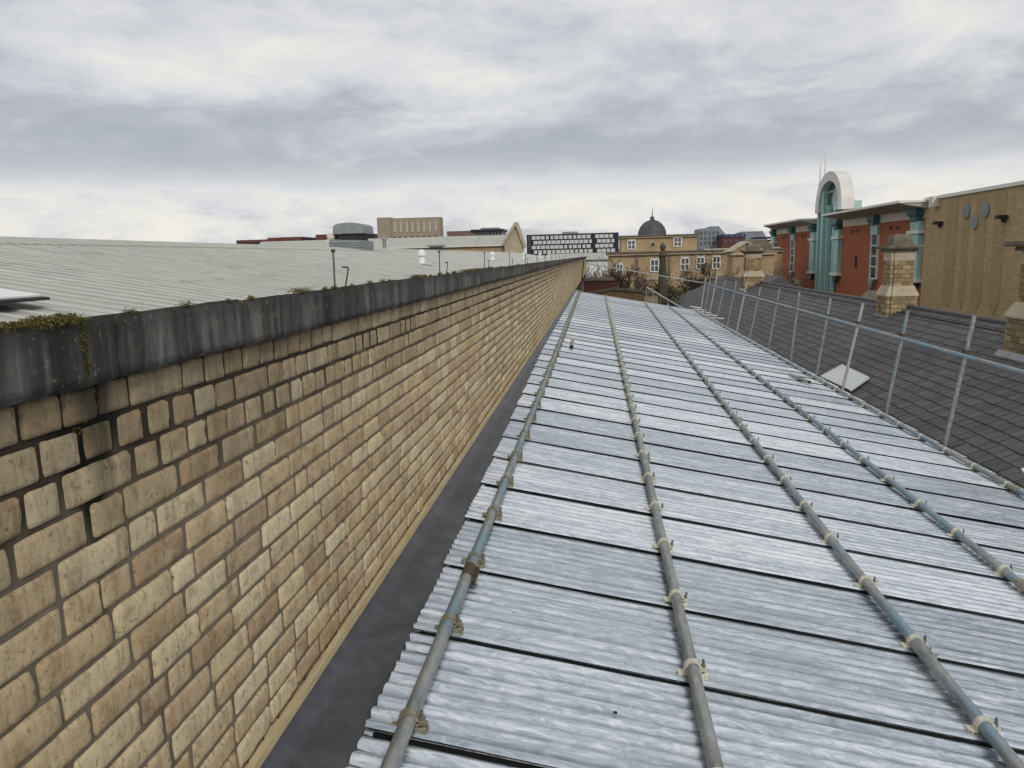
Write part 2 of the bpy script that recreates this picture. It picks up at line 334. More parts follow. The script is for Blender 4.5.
# coping stones
y = -2.0; k = 0
while y < 76:
    L = .60 + random.uniform(-.02, .02); bm = bmesh.new(); bmesh.ops.create_cube(bm, size=1)
    for v in bm.verts: v.co = Vector((-.095+v.co.x*.25, v.co.y*(L-.012), -.17+v.co.z*.138 - (.03 if v.co.x < 0 and v.co.z > 0 else 0)))
    bmesh.ops.bevel(bm, geom=bm.edges[:], offset=.008, segments=2, affect='EDGES')
    if y < 12:
        for ax, cnt in ((1, 14), (2, 5), (0, 4)):
            for i in range(1, cnt):
                co = [0, 0, 0]; no = [0, 0, 0]; no[ax] = 1
                co[ax] = (-.22+.25*i/cnt) if ax == 0 else (-L/2+L*i/cnt) if ax == 1 else (-.239+.138*i/cnt)
                bmesh.ops.bisect_plane(bm, geom=bm.verts[:]+bm.edges[:]+bm.faces[:], plane_co=co, plane_no=no)
        for v in bm.verts:
            q = v.co + Vector((0, y, 0)); d = noise.noise(q*16)*.004 + noise.noise(q*50)*.0022; v.co += Vector((d, 0, d*1.2))
    m = MB(); m.addbm(bm, sm=True); o = m.build('coping_stone', M['coping'], wall)
    o.location = (0+random.uniform(-.003, .004), y+L/2, 1.55+random.uniform(-.003, .003)); y += L; k += 1
    if k > 97: L = 10
boxobj('batten', M['wood'], wall, .004, .030, -2, 36, .046, .082, bev=.004)
# lead flashing
lead = MB(); ys = np.arange(-2, 36, .06); xs = np.linspace(0, 1, 9)
for yy in ys:
    for u in xs:
        x = -1.046+u*.36; w = noise.noise(Vector((x*5, yy*2.2, 0)))*.010 + noise.noise(Vector((x*14, yy*9, 4)))*.004
        z = roofz(x)-.010 + w*(1 if u > .1 else .3) + (.05*(1-u/.15)**2 if u < .15 else 0) - .012*u
        lead.v.append((x, yy, z))
nx = len(xs)
for i in range(len(ys)-1):
    for k2 in range(nx-1): lead.f.append([i*nx+k2, i*nx+k2+1, (i+1)*nx+k2+1, (i+1)*nx+k2]); lead.m.append(0); lead.smooth.append(True)
o = lead.build('lead_flashing', M['lead']); tag(o, 'dark grey lead flashing strip between brick wall and tin roof', 'flashing')

# ---- moss on the coping
def moss_pts():
    out = []
    def clump(x, y, z, r, h, n): out.extend([(x+random.gauss(0, r*.5), y+random.gauss(0, r), z+abs(random.gauss(0, h))) for _ in range(n)])
    for yc, w_, n_ in ((1.20, .10, 2600), (1.32, .06, 2400), (1.39, .035, 2200), (1.02, .05, 900)):
        for i in range(n_):
            a_ = random.gauss(0, 1); out.append((-1.030+random.gauss(0, .012), yc+w_*a_*.6, -.100+random.uniform(-.012, .014)*max(0, 1-abs(a_)/2.4)))
    for i in range(1200):
        out.append((-1.018+random.uniform(-.003, .003), 1.425+random.gauss(0, .0045), -.10-random.random()**1.6*.12))
    for i in range(160):
        out.append((-1.050+random.uniform(-.004, .004), 1.425+random.gauss(0, .012), -.25-random.random()**1.4*.10))
    yy = 1.6
    while yy < 30:
        s = random.choice([.010, .013, .018, .024]); clump(-1.030+random.uniform(-.008, .004), yy, -.104, s*.6, s*.28, int(260 if yy < 8 else 60)); yy += random.expovariate(1/.22)*(1 if yy < 8 else 2)+.06
    for y0, s in ((2.62, .05), (4.4, .06), (6.15, .12), (6.6, .1)): clump(-1.035, y0, -.104, s*.6, .007, 900)
    return out
m = MB()
for p in moss_pts():
    r = random.uniform(.0015, .0045)*(1 if p[1] < 4 else 1.5); a = random.random()*6.28; t = random.uniform(.2, 1.4); d = Vector((math.cos(a)*math.cos(t), math.sin(a)*math.cos(t), math.sin(t)))*r
    e = Vector((-math.sin(a), math.cos(a), .3))*r*.55; q = Vector(p); m.add([q-e, q+e, q+d], [(0, 1, 2)])
tag(m.build('moss', M['moss'], recalc=False), 'tufts of green and yellow moss along the top edge of the coping', 'moss', kind='stuff')

# ---- corrugated tin roof
tin = thing('metal_roof', 'temporary roof of corrugated galvanised sheets with dark seams', 'roof', (1.7, 0, -2.2))
TL = Vector((-1.7, 0, 2.2))
P0 = 2.33-.718*5; NS = 50
for kx in range(NS):
    ya = P0 + .718*kx; yb = ya + .735
    if ya > 34.4: break
    rr = random.Random(kx*3+1); amp = rr.uniform(.0050, .0065)*(1.0 if kx < 7 else .7); 
    amp = (.019 if kx < 6 else .006 if kx < 8 else rr.uniform(.008, .011))
    nc = 9; NY = nc*12; xl = -.80 - max(0, min(.13, .0135*(ya-3))) ; xr = 4.40+rr.uniform(-.015, .02); NX = 26; ph = rr.random()*6.28
    sheet = MB(); skew = rr.uniform(-.004, .004)
    for i in range(NY+1):
        v = i/NY
        for j in range(NX+1):
            u = j/NX; x = xl+(xr-xl)*u + (.002*math.sin(i*.6+ph) + .004*noise.noise(Vector((i*.2, kx, 0))) if j == 0 else 0)
            yy = ya+(yb-ya)*v + skew*(x-1.8)
            z = roofz(x) - .010 + .016*(1-v) - .004 + (amp+(.011-amp if amp < .011 else 0)*max(0, 1-(x-xl)/.6))*(abs(math.sin(math.pi*(nc*v+.25)))**.75-.5)
            z += .003*noise.noise(Vector((x*.9, yy*1.7, kx*.7))) + .0014*noise.noise(Vector((x*3, yy*5, kx)))
            if v < .012: z -= .004
            sheet.v.append((x-1.7, yy, z+2.2))
    for i in range(NY):
        for j in range(NX): q = i*(NX+1)+j; sheet.f.append([q, q+1, q+NX+2, q+NX+1]); sheet.m.append(0); sheet.smooth.append(True)
    # folded near lip hanging over the seam, a few millimetres deep
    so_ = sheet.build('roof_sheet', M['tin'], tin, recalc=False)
    at = so_.data.attributes.new('valley_shade', 'FLOAT', 'POINT')      # shading of the rib valleys, painted into the sheet colour
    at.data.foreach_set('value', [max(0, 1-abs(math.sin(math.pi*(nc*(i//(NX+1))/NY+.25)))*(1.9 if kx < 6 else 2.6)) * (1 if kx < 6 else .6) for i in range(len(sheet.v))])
    sm = MB()
    for j in range(NX):
        x0 = xl+.03+(xr-xl-.04)*j/NX; x1 = xl+.03+(xr-xl-.04)*(j+1)/NX
        za, zb = roofz(x0)+2.2, roofz(x1)+2.2; yA = ya-.012
        sm.add([(x0-1.7, yA, za-.022), (x1-1.7, yA, zb-.022), (x1-1.7, yA, zb-.010), (x0-1.7, yA, za-.010), (x0-1.7, yA+.018, za-.0105), (x1-1.7, yA+.018, zb-.0105), (x0-1.7, yA+.018, za-.024), (x1-1.7, yA+.018, zb-.024)],
               [(0, 1, 2, 3), (3, 2, 5, 4), (4, 5, 7, 6)])
    sm.build('seam_shade', M['black'], tin)  # black strip added to stand for the shade in the open sheet gap
m = MB(); m.prism([(-1.04, roofz(-1.04)-.05), (4.36, roofz(4.36)-.05), (4.36, -10), (-1.04, -10)], 'y', -3, 34.2)
m.v = [(a-1.7, b, c+2.2) for a, b, c in m.v]; m.build('wall', M['oldwall'], tin)
m = MB(); m.tube([(4.47-1.7, -3, roofz(4.45)-.09+2.2), (4.47-1.7, 34.3, roofz(4.45)-.09+2.2)], .055, 10); m.build('gutter', M['darkbox'], tin)

# ---- scaffold tubes lying on the tin, with a band clamp at every seam
R = .028
def clamp_mesh(band):
    m = MB(); n = 14; w = .016
    ring = []
    for k in range(n+1):
        a = math.radians(-35 + 250*k/n); ring.append((math.cos(a), math.sin(a)))
    for i in range(n):
        (c0, s0), (c1, s1) = ring[i], ring[i+1]; r0, r1 = R+.001, R+.0095
        vs = [(c*r, yy, s*r) for (c, s) in ((c0, s0), (c1, s1)) for r in (r0, r1) for yy in (-w, w)]
        m.add(vs, [(2, 3, 7, 6), (0, 2, 6, 4), (1, 5, 7, 3), (0, 4, 5, 1)])
    m.box(R-.004, R+.030, -w, w, -.006, .002); m.box(R+.002, R+.028, -w*.9, w*.9, -.014, -.009)     # ear of the band
    m.box(-R-.034, -R+.002, -w*1.3, w*1.3, -.024, -.014); m.box(-R-.036, -R-.028, -w*1.3, w*1.3, -.040, -.012)
    m.box(-.050, .062, -.024, .024, -.045, -.040); m.box(.022, .060, -.022, -.018, -.042, -.018); m.box(.022, .060, .018, .022, -.042, -.018)
    return m
def bolt_mesh():
    m = MB(); x = R+.017; m.tube([(x, 0, -.038), (x+.002, 0, .036)], .0058, 8); m.lathe((x, 0, .002), [(.0, 0), (.011, 0), (.011, .012), (.006, .014)], 6, sm=False); return m
cl_gold = clamp_mesh(0).build('_g', M['clampgold']); cl_cream = clamp_mesh(0).build('_c', M['clampcream']); bl = bolt_mesh().build('_b', M['steel'])
D_gold, D_cream, D_bolt = cl_gold.data, cl_cream.data, bl.data
D_gold.name = 'gold_clamp'; D_cream.name = 'cream_clamp'; D_bolt.name = 'bolt'
for o in (cl_gold, cl_cream, bl): bpy.data.objects.remove(o)
def sleeve_mesh(pos, y):
    m = MB(); m.tube([(0, -.065, 0), (0, .065, 0)], R+.005, 14)
    m.box(R, R+.022, -.06, .06, -.008, .006, bev=.002)
    for q in (-.035, .035): m.tube([(R+.014, q, -.03), (R+.014, q, .03)], .006, 8); m.lathe((R+.014, q, .006), [(0, 0), (.012, 0), (.012, .012), (0, .012)], 6, sm=False)
    return m
tubes = [
 ('grey scaffold tube with blue paint nearest the brick wall, brassy clamps', -.655, -.76, 'tube', D_gold, [3.62, 9.6, 15.6, 21.6, 27.6], 34.2),
 ('second scaffold tube out from the brick wall, plain grey on the tin roof', .395, .35, 'tube_plain', D_cream, [.7, 6.55, 12.6, 18.5, 24.5, 30.3], 33.9),
 ('third scaffold tube out from the brick wall, blue patches, mid tin roof', 1.585, 2.02, 'tube', D_cream, [3.72, 9.2, 15.4, 21.2, 27.2], 33.9),
 ('fourth scaffold tube on the tin roof, second in from the guard rail, blue paint', 2.72, 3.03, 'tube_blue', D_cream, [5.0, 11.2, 17.2, 23.3, 29.2], 34.1),
 ('outermost scaffold tube on the tin roof running along the eaves beside the guard rail', 4.19, 4.16, 'tube', D_cream, [1.8, 8.0, 14.1, 20.1, 26.1], 34.3)]
for lab, xa, xb, mt, dc, sleeves, yend in tubes:
    t = thing('scaffold_tube', lab, 'scaffold tube', (xa, 0, roofz(xa)+.036), 'scaffold tubes lying on the tin roof')
    y0 = -2.5; fx = lambda y: (xb-xa)*(y-5)/28 if y > 5 else 0
    pts = []; 
    for yy in np.arange(y0, yend+.01, 1.5): pts.append((fx(yy)+.004*noise.noise(Vector((yy*.3, xa, 0))), yy, -S*fx(yy)+.003*noise.noise(Vector((yy*.3, xa, 5)))))
    m = MB(); m.tube(pts, R, 18, cap=False); pp = [Vector(p) for p in pts]
    m.tube(pts[::-1], R-.004, 14, cap=False); m.build('pole', M[mt], t, recalc=False)
    i = 0; ya = P0
    while ya < yend-.1:
        if ya > 0.5:
            yy = ya+.045+random.uniform(-.02, .03)
            c = bpy.data.objects.new('clamp', dc); c.location = (fx(yy), yy, -S*fx(yy)); c.rotation_euler = (0, random.uniform(-.12, .30), random.uniform(-.08, .08)); link(c, t)
            b = bpy.data.objects.new('bolt', D_bolt); b.rotation_euler = (random.uniform(-.08, .08), random.uniform(-.1, .1), 0); link(b, c)
        ya += .718
    for sy in sleeves:
        if sy > yend: continue
        sl = sleeve_mesh(0, 0).build('sleeve_coupler', M['rust'] if sy < 4 and xa < 0 else M['tube_plain'] if random.random() < .4 else M['clampgold'], t); sl.location = (fx(sy), sy, -S*fx(sy)); sl.rotation_euler = (0, random.uniform(0, .8), 0)
# short offcuts of tube lying on the sheets
def offcut(p, q, lab):
    p = Vector(p); q = Vector(q); o = thing('tube_offcut', lab, 'offcut', p); m = MB()
    m.tube([(0, 0, 0), q-p], .03, 14, cap=False); m.tube([q-p, (0, 0, 0)], .025, 14, cap=False); m.build('pole', M['tube_plain'], o, recalc=False)
    m = MB(); d = (q-p); m.tube([d*.35, d*.5], .036, 12); m.build('collar', M['clampgold'], o)
offcut((-.46, 13.6, roofz(-.46)+.04), (-.47, 14.6, roofz(-.47)+.04), 'short tube offcut with an open end beside the tube nearest the wall')
offcut((3.80, 14.2, roofz(3.8)+.04), (3.62, 14.9, roofz(3.62)+.04), 'short tube offcut lying near the board at the eaves')
# debris specks
m = MB(); m.box(.05, .066, 2.70, 2.712, roofz(.05)+.004, roofz(.05)+.014, bev=.003); tag(m.build('pebble', M['darkbox']), 'tiny black crumb of roofing on the second sheet from the camera', 'debris')

# ---- guard rail
rail = thing('guard_rail', 'leaning scaffold guard rail along the eaves of the tin roof', 'guard rail', (4.5, 10, -2.5))
posts = [(10.31,-2.50,4.74,-.87,'tube_plain'),(12.39,-2.48,4.73,-.96,'tube'),(14.57,-2.50,4.78,-.98,'palepost'),(16.29,-2.50,4.71,-.98,'tube_plain'),(18.47,-2.49,4.64,-.95,'tube_plain'),(20.85,-2.5,4.73,-.99,'tube_blue'),
 (23.38,-2.5,4.77,-1.04,'tube_plain'),(25.54,-2.5,4.78,-.96,'palepost'),(27.4,-2.5,4.77,-1.0,'tube_blue'),(29.79,-2.5,4.78,-1.06,'tube_plain'),(31.78,-2.46,4.82,-.66,'palepost'),(33.12,-2.4,4.76,-.69,'tube_plain'),(34.4,-2.5,4.69,-1.05,'palepost'),(7.9,-2.5,4.74,-.95,'tube'),(5.6,-2.5,4.74,-.95,'tube_plain')]
M['railsteel'] = m_tube(.7, 'pale_blue_rail_steel'); M['palepost'] = simple('pale_scaffold_steel', (.42,.42,.38), .5, .3, .25, 12)
for y, zb, xt, zt, mt in posts:
    bx = 4.5; dz = zt-zb; dx = xt-bx; k = -1.1/dz
    m = MB(); m.tube([(0+k*dx, y-10, zb+2.5+k*dz), (dx, y-10, zt+2.5)], .026, 12); p = m.build('post', M[mt], rail)
    c = MB(); zz = -1.345 if y > 5 else -1.36; f = (zz-zb)/dz; cx = f*dx
    c.box(cx-.045, cx+.03, y-10-.035, y-10+.035, zz+2.5-.04, zz+2.5+.04, bev=.01); c.tube([(cx-.09, y-10, zz+2.5-.03), (cx-.09, y-10, zz+2.5+.045)], .008, 8); c.build('coupler', M['rust'], rail)
m = MB(); m.tube([(.08, -15, -1.375+2.5), (.06, 0, -1.36+2.5), (.07, 12, -1.335+2.5), (.06, 24.6, -1.305+2.5)], .026, 12); m.build('top_rail', M['railsteel'], rail)
m = MB(); m.tube([(.12, 24.35, -1.32+2.5), (-5.07, 24.3, -.33+2.5)], .024, 10); m.build('end_rail', M['tube'], rail)
m = MB(); m.tube([(-5.08, 24.25, -.22+2.5), (-5.24, 24.2, -1.62+2.5)], .026, 10); m.build('post', M['darkbox'], rail)
for i, zz in enumerate((.0, -.55)):   # mid brace seen thin against the slates
    if i: 
        m = MB(); m.tube([(.03, 4.5, -1.45+2.5), (.05, 7.5, -2.2+2.5)], .006, 6); m.build('tie_wire', M['steel'], rail)

# ---- left: corrugated shed roof
RS = .159
def lz(x): return .45 - RS*(x+8) if x > -8 else .45 + RS*(x+8)
shed = thing('corrugated_shed', 'wide pale grey corrugated fibre cement shed roof behind the parapet', 'shed', (-8, 20, -10))
def slope(x0, x1, xs_n, ymax=76, mirror=False):
    V = []; F = []; pitch = .22; ysamp = np.arange(-6, ymax, pitch/12); n = len(ysamp); rows = []
    laps = [x0, x1]; xs_n = 1
    b = 0
    for r in range(xs_n):
        xa, xb = laps[r], laps[r+1]; off = rng.uniform(-.005, .005)
        for xx, up in ((xa, .0+.002*(r > 0)), (xa+(xb-xa)*.5, .004), (xb+(.08 if xb < xa else -.08), 0)):
            for k, yy in enumerate(ysamp):
                V.append((xx+8+.004*math.sin(k*.35+r), yy-20, lz(xx)+up+.013*(.5+.5*math.cos(2*math.pi*yy/pitch))**2+.012*noise.noise(Vector((xx*.4, yy*.35, r)))+10))
        for i in range(2):
            for k in range(n-1): q = b+i*n+k; F.append((q, q+1, q+n+1, q+n))
        b += 3*n
    return V, F
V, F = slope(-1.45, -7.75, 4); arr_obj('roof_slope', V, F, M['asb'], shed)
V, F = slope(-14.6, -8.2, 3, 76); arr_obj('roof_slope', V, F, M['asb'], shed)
m = MB(); m.prism([(-.42, 10.40-.055), (-.1, 10.44), (.1, 10.44), (.42, 10.40-.055), (.42, 10.40-.085), (-.42, 10.40-.085)], 'y', -26, 56); m.build('ridge_capping', M['asb'], shed)
m = MB(); m.prism([(-6.6, 0), (6.5, 0), (6.5, 10.45-1.12), (0, 10.40), (-6.6, 10.45-1.12)], 'y', -25.8, 55.8); m.build('wall', M['mortar'], shed)
# rooflight sheet
def roof_box(m, xa, xb, ya, yb, h0, h1):
    vs = [(xa, ya, lz(xa)+h0), (xb, ya, lz(xb)+h0), (xb, yb, lz(xb)+h0), (xa, yb, lz(xa)+h0), (xa, ya, lz(xa)+h1), (xb, ya, lz(xb)+h1), (xb, yb, lz(xb)+h1), (xa, yb, lz(xa)+h1)]
    m.add(vs, [(0,3,2,1),(4,5,6,7),(0,1,5,4),(1,2,6,5),(2,3,7,6),(3,0,4,7)])
rl = thing('rooflight_panel', 'small white rooflight panel with dark edge lying on the shed roof', 'rooflight', (-4.2, 4.2, lz(-4.2)+.05))
m = MB(); roof_box(m, -4.15, -3.5, 3.3, 4.62, .068, .085); m.v = [(a+4.2, b-4.2, c-lz(-4.2)-.05) for a, b, c in m.v]; m.build('frame', M['darkbox'], rl)
m = MB(); roof_box(m, -4.17, -3.53, 3.28, 4.60, .087, .098); m.v = [(a+4.2, b-4.2, c-lz(-4.2)-.05) for a, b, c in m.v]; m.build('pane', M['plastic'], rl)
# big ridge ventilator
v = thing('ridge_ventilator', 'large grey domed metal ventilator on the shed ridge', 'ventilator', (-7.68, 23.5, .4))
boxobj('base', M['galv'], v, -.60, .60, -.1, 2.2, -.12, .10)
m = MB(); m.prism([(-.69, -.05), (.69, -.12), (.69, .20), (.62, .23), (-.62, .27), (-.69, .24)], 'y', -.15, 2.3); m.build('skirt', M['galv'], v)
boxobj('throat', M['darkbox'], v, -.30, .50, 0, 2.1, .2, .55)
m = MB(); m.prism([(-.52, .44)] + [(-.52+1.24*(1-math.cos(math.pi*k/12))/2, .44+.33*math.sin(math.pi*k/12)**.32) for k in range(1, 12)] + [(.72, .44)], 'y', -.2, 2.3); m.build('hood', M['galv'], v)
boxobj('side_louvre', M['cream'], v, -.80, -.52, .0, 1.2, .30, .47, bev=.03); boxobj('louvre_shelf', M['cream'], v, -.83, -.5, -.02, 1.2, .20, .28, bev=.01)
m = MB()
for q in range(3): m.box(-.694, .694, -.168, -.152, .0+.07*q, .012+.07*q)
m.build('louvre_lip', M['darkbox'], v)
v.scale = (.80, .42, 1)
v2 = thing('ridge_ventilator', 'low flat-topped dark ventilator farther along the shed ridge', 'ventilator', (-8, 38.5, .45))
boxobj('throat', M['galv'], v2, -.30, .30, -.25, .25, -.02, .16); boxobj('hood', M['galv'], v2, -.42, .42, -.4, .4, .16, .24, bev=.02); boxobj('skirt', M['darkbox'], v2, -.36, .36, -.3, .3, .04, .10)
v3 = thing('roof_cowl', 'tiny dark cowl on the shed ridge between the two ventilators', 'cowl', (-8, 28.9, .45))
m = MB(); m.tube([(0, 0, 0), (0, 0, .32)], .07, 10); m.build('pipe', M['galv'], v3); m = MB(); m.lathe((0, 0, .32), [(.12, 0), (.12, .05), (.02, .12)], 12); m.build('cap', M['galv'], v3)
# white plastic vents
ords = ['nearest', 'second nearest', 'third nearest', 'fourth nearest', 'farthest']
for i, yy in enumerate((18.9, 32, 45.5, 59, 70)):
    w = thing('roof_vent', f'white plastic vent on the shed roof slope, {ords[i]} of its row', 'roof vent', (-4.3, yy, lz(-4.3)+.02), 'white vents in a row on the shed roof')
    w.scale = (.62, .62, .85)
    boxobj('flashing', M['palemetal'], w, -.5, .5, -.3, .3, .0, .035); m = MB(); m.lathe((0, 0, .0), [(.13, 0), (.13, .16), (.10, .18), (.10, .24)], 16); m.build('pipe', M['plastic'], w)
    m = MB(); m.lathe((0, 0, .24), [(.16, 0), (.165, .03), (.15, .1), (.09, .16), (.02, .19)], 16); m.build('cap', M['plastic'], w)
# rods and hooks behind the coping
names = ['nearest', 'second', 'third', 'fourth', 'fifth', 'sixth', 'seventh', 'eighth', 'ninth', 'tenth', 'eleventh', 'twelfth']
for i in range(12):
    y = 3.34+2.33*i; h = .165 if i else .16
    r = thing('steel_rod', f'thin upright steel rod on the coping, {names[i]} from the camera' , 'rod', (-1.16, y, -.12), 'thin upright rods along the coping')
    m = MB(); m.tube([(0, 0, 0), (.002, 0, h)], .0045, 8); m.build('stem', M['steel'], r); boxobj('tip', M['rust'], r, -.006, .010, -.006, .006, h, h+.014)
    if i < 8:
        k = thing('hook_bolt', f'leaning bent hook bolt on the coping beside the {names[i]} rod', 'hook bolt', (-1.15, y+(.20 if i else .12), -.11), 'leaning hook bolts along the coping')
        k.scale = (.75, .75, .8)
        m = MB(); m.tube([(0, 0, 0), (.012, .03, .09)], .005, 8); m.build('stem', M['rust'], k); m = MB(); m.tube([(.012, .03, .09), (.013, .02, .104), (-.012, -.01, .106)], .0055, 8); m.build('hook', M['steel'], k)

# ---- slate roof with chimneys on the right
sl = thing('slate_roofed_building', 'long building with dark slate roof beyond the guard rail', 'building', (9, 20, -10))
EX, EZ, RX, RZ = 5.2, -3.40, 9.0, -1.72; SL = (RZ-EZ)/(RX-EX)
def sz(x): return EZ + SL*(x-EX)
V = []; F = []; rows = 17; dx = (RX-EX)/rows; b = 0
for r in range(rows):
    xa = EX+r*dx-.012; xb = EX+(r+1)*dx+.03; y = -8 + (r % 2)*.15
    while y < 57 - .0*r:
        L = .235; a = y+.007; e = y+L-.007; j = random.uniform(-.003, .004); ja = random.uniform(-.008, .008)
        z0, z1 = sz(xa), sz(xb); t = .012+j
        V += [(xa+ja, a, z0+t+.008), (xa+ja, e, z0+t+.008), (xb, e, z1+.002), (xb, a, z1+.002), (xa+ja, a, z0-.004), (xa+ja, e, z0-.004)]
        F += [(b, b+3, b+2, b+1), (b, b+1, b+5, b+4)]; b += 6; y += L
arr_obj('slates', [(p[0]-9, p[1]-20, p[2]+10) for p in V], F, M['slate'], sl, smooth=False)
m = MB(); m.prism([(EX-9, EZ+10-.02), (0, RZ+10-.02), (4.2, RZ+10-2.0), (4.2, 0), (-3.5, 0), (-3.5, EZ+9.6)], 'y', -28, 37); m.build('wall', [M['black']], sl)
m = MB(); m.tube([(0, -28, RZ+10.01), (0, 37, RZ+10.01)], .07, 8); m.build('ridge_tiles', M['slate'], sl)
m = MB(); m.tube([(-.32, -28, sz(8.68)+10.03), (-.35, 5, sz(8.65)+10.035), (-.30, 35, sz(8.7)+10.03)], .012, 6); m.build('lightning_conductor', M['black'], sl)
m = MB(); m.tube([(-3.85, -28, EZ+9.95), (-3.85, 37, EZ+9.95)], .06, 8); m.build('gutter', M['darkbox'], sl)
def chimney(yc, X, k):
    b = MB()
    hb = sz(X-.65)+10
    c = bpy.data.objects.new('chimney', None); c.location = (X-9, yc-20, 0); link(c, sl); c.scale = (k, k, 1)
    def fb(nm, mt, *a, bev=.0):
        return boxobj(nm, mt, c, *a, bev=bev)
    def faced(nm, hw, z0, z1):        # brick box: faces toward y use one brick run, toward x the other
        m = MB(); m.box(-hw, hw, -hw, hw, z0, z1); m.m = [1, 1, 0, 1, 0, 1]; 
        me = m.build(nm, [M['chimbrick'], M['chimbrickx']], c, recalc=False); return me
    faced('base', .56, hb-.5, 8.60); m = MB()
    m.lathe((0, 0, 8.60), [(.60*1.414, 0), (.60*1.414, .04), (.46*1.414, .30), (.44*1.414, .30)], 4, sm=False, rot=math.pi/4); m.build('splay', M['stonepale'], c)
    faced('shaft', .425, 8.88, 9.62); fb('frieze', M['stonepale'], -.435, .435, -.435, .435, 9.62, 9.88, bev=.01)
    fb('cornice', M['stonedark'], -.53, .53, -.53, .53, 9.88, 9.96, bev=.02); fb('cap', M['stonedark'], -.68, .68, -.68, .68, 9.962, 10.06, bev=.03)
    m = MB(); m.lathe((0, 0, 10.055), [(.36*1.414, 0), (.34*1.414, .18), (.28*1.414, .31), (.1, .33)], 4, sm=False, rot=math.pi/4); m.build('crown', M['stonedark'], c)
    m = MB(); m.tube([(-.33, -.72, 10.06), (-.33, -.70, 9.96), (-.33, -.44, 9.9), (-.33, -.44, 8.95), (-.42, -.62, 8.62), (-.42, -.575, 8.58), (-.42, -.575, hb-.3)], .010, 6); m.build('cable', M['black'], c)
    m = MB(); m.prism([(-.75, hb-.12), (-.57, hb-.02+.16), (-.57, hb-.2), (-.75, hb-.2)], 'y', -.75, .75); m.prism([(-.75, hb-.10), (.1, hb+.36), (.1, hb+.25), (-.75, hb-.2)], 'y', -.75, -.565); m.build('flashing', M['galv'], c)
chimney(23.9, 8.78, .75); chimney(15.6, 8.56, .98); chimney(44.5, 8.6, .95)
# slater's dormer-like lead box at the foot of first chimney
# board leaning at the eaves
def quad_slab(name, pts, th, mat, label, cat):
    o0 = Vector(pts[0]); n = (Vector(pts[1])-Vector(pts[0])).cross(Vector(pts[3])-Vector(pts[0])).normalized()
    if n.z < 0: n = -n
    t = [Vector(p)-o0 for p in pts]; m = MB(); m.add([p for p in t]+[p-n*th for p in t], [(0,1,2,3),(4,5,6,7),(0,1,5,4),(1,2,6,5),(2,3,7,6),(3,0,4,7)])
    o = m.build(name, mat); o.location = o0; tag(o, label, cat); return o
quad_slab('board', [(5.54, 19.78, -3.13), (6.13, 20.03, -2.87), (6.11, 17.99, -2.88), (5.59, 17.61, -3.11)], .04, M['palemetal'], 'pale grey square board lying on the slates behind the guard rail', 'board')
quad_slab('offcut_board', [(4.62, 8.42, -2.56), (4.75, 9.0, -2.50), (4.98, 9.0, -2.46), (4.88, 8.3, -2.50)], .02, M['cream'], 'cream scrap of board poking past the tin roof edge', 'board')
# grey capped parapet beyond the slate ridge
pw = thing('rooftop_parapet', 'low dark parapet with pale grey cap beyond the slate ridge', 'parapet', (12.6, 28, -10))
boxobj('wall', M['slate'], pw, -.3, .3, -8, 8, 0, 7.42); boxobj('cap', M['palemetal'], pw, -.45, .4, -8.1, 8.1, 7.42, 7.52, bev=.02)

# ---- shopping centre
MX = 28.0
mall = thing('shopping_centre', 'big red and beige brick building with teal columns and white canopy', 'building', (MX, 70, -10))
def mo(name, mat, x0, x1, y0, y1, z0, z1, bev=0, parent=None):
    return boxobj(name, mat, parent or mall, x0-MX, x1-MX, y0-70, y1-70, z0+10, z1+10, bev=bev)
mo('wall', M['redbrick'], MX, MX+30, 70.2, 128.3, -10, 4.0)
mo('side_wall', M['beigebrick'], MX-.25, MX+30, 30, 70.2, -10, 3.85)['label'] = 'plain beige brick end wall'
mo('parapet_coping', M['white'], MX-.4, MX+.5, 30, 70.4, 3.852, 4.10)
mo('frieze', M['cream'], MX-.06, MX, 70.3, 93.2, 2.45, 3.6); mo('frieze', M['cream'], MX-.06, MX, 103.4, 128.3, 2.45, 3.6)
# canopies
def canopy(y0, y1, tip):
    o = 2.6; zo, zi = 13.82, 13.2              # outer edge kicks up, soffit slopes down to the frieze
    A = [(-o, y0), (-o, y1), (.3, y1+tip), (.3, y0)]
    m = MB(); vs = [(x, y-70, zo+.10) for x, y in A] + [(x, y-70, zo-.10 if x < 0 else zo-.10) for x, y in A]
    m.add(vs, [(0,1,2,3),(4,5,6,7),(0,1,5,4),(1,2,6,5),(2,3,7,6),(3,0,4,7)]); c = m.build('canopy', M['white'], mall)
    B = [(-o+.12, y0+.1), (-o+.12, y1-.1), (-.07, y1+tip-.1), (-.07, y0+.1)]
    m = MB(); vs = [(x, y-70, zo-.105) for x, y in B] + [(x, y-70, zo-.16 if x < -1 else zi) for x, y in B]
    m.add(vs, [(0,1,2,3),(4,5,6,7),(0,1,5,4),(1,2,6,5),(2,3,7,6),(3,0,4,7)]); m.build('soffit', M['soffit'], c)
canopy(69.8, 93.0, 0); canopy(103.2, 124.0, 3.7)
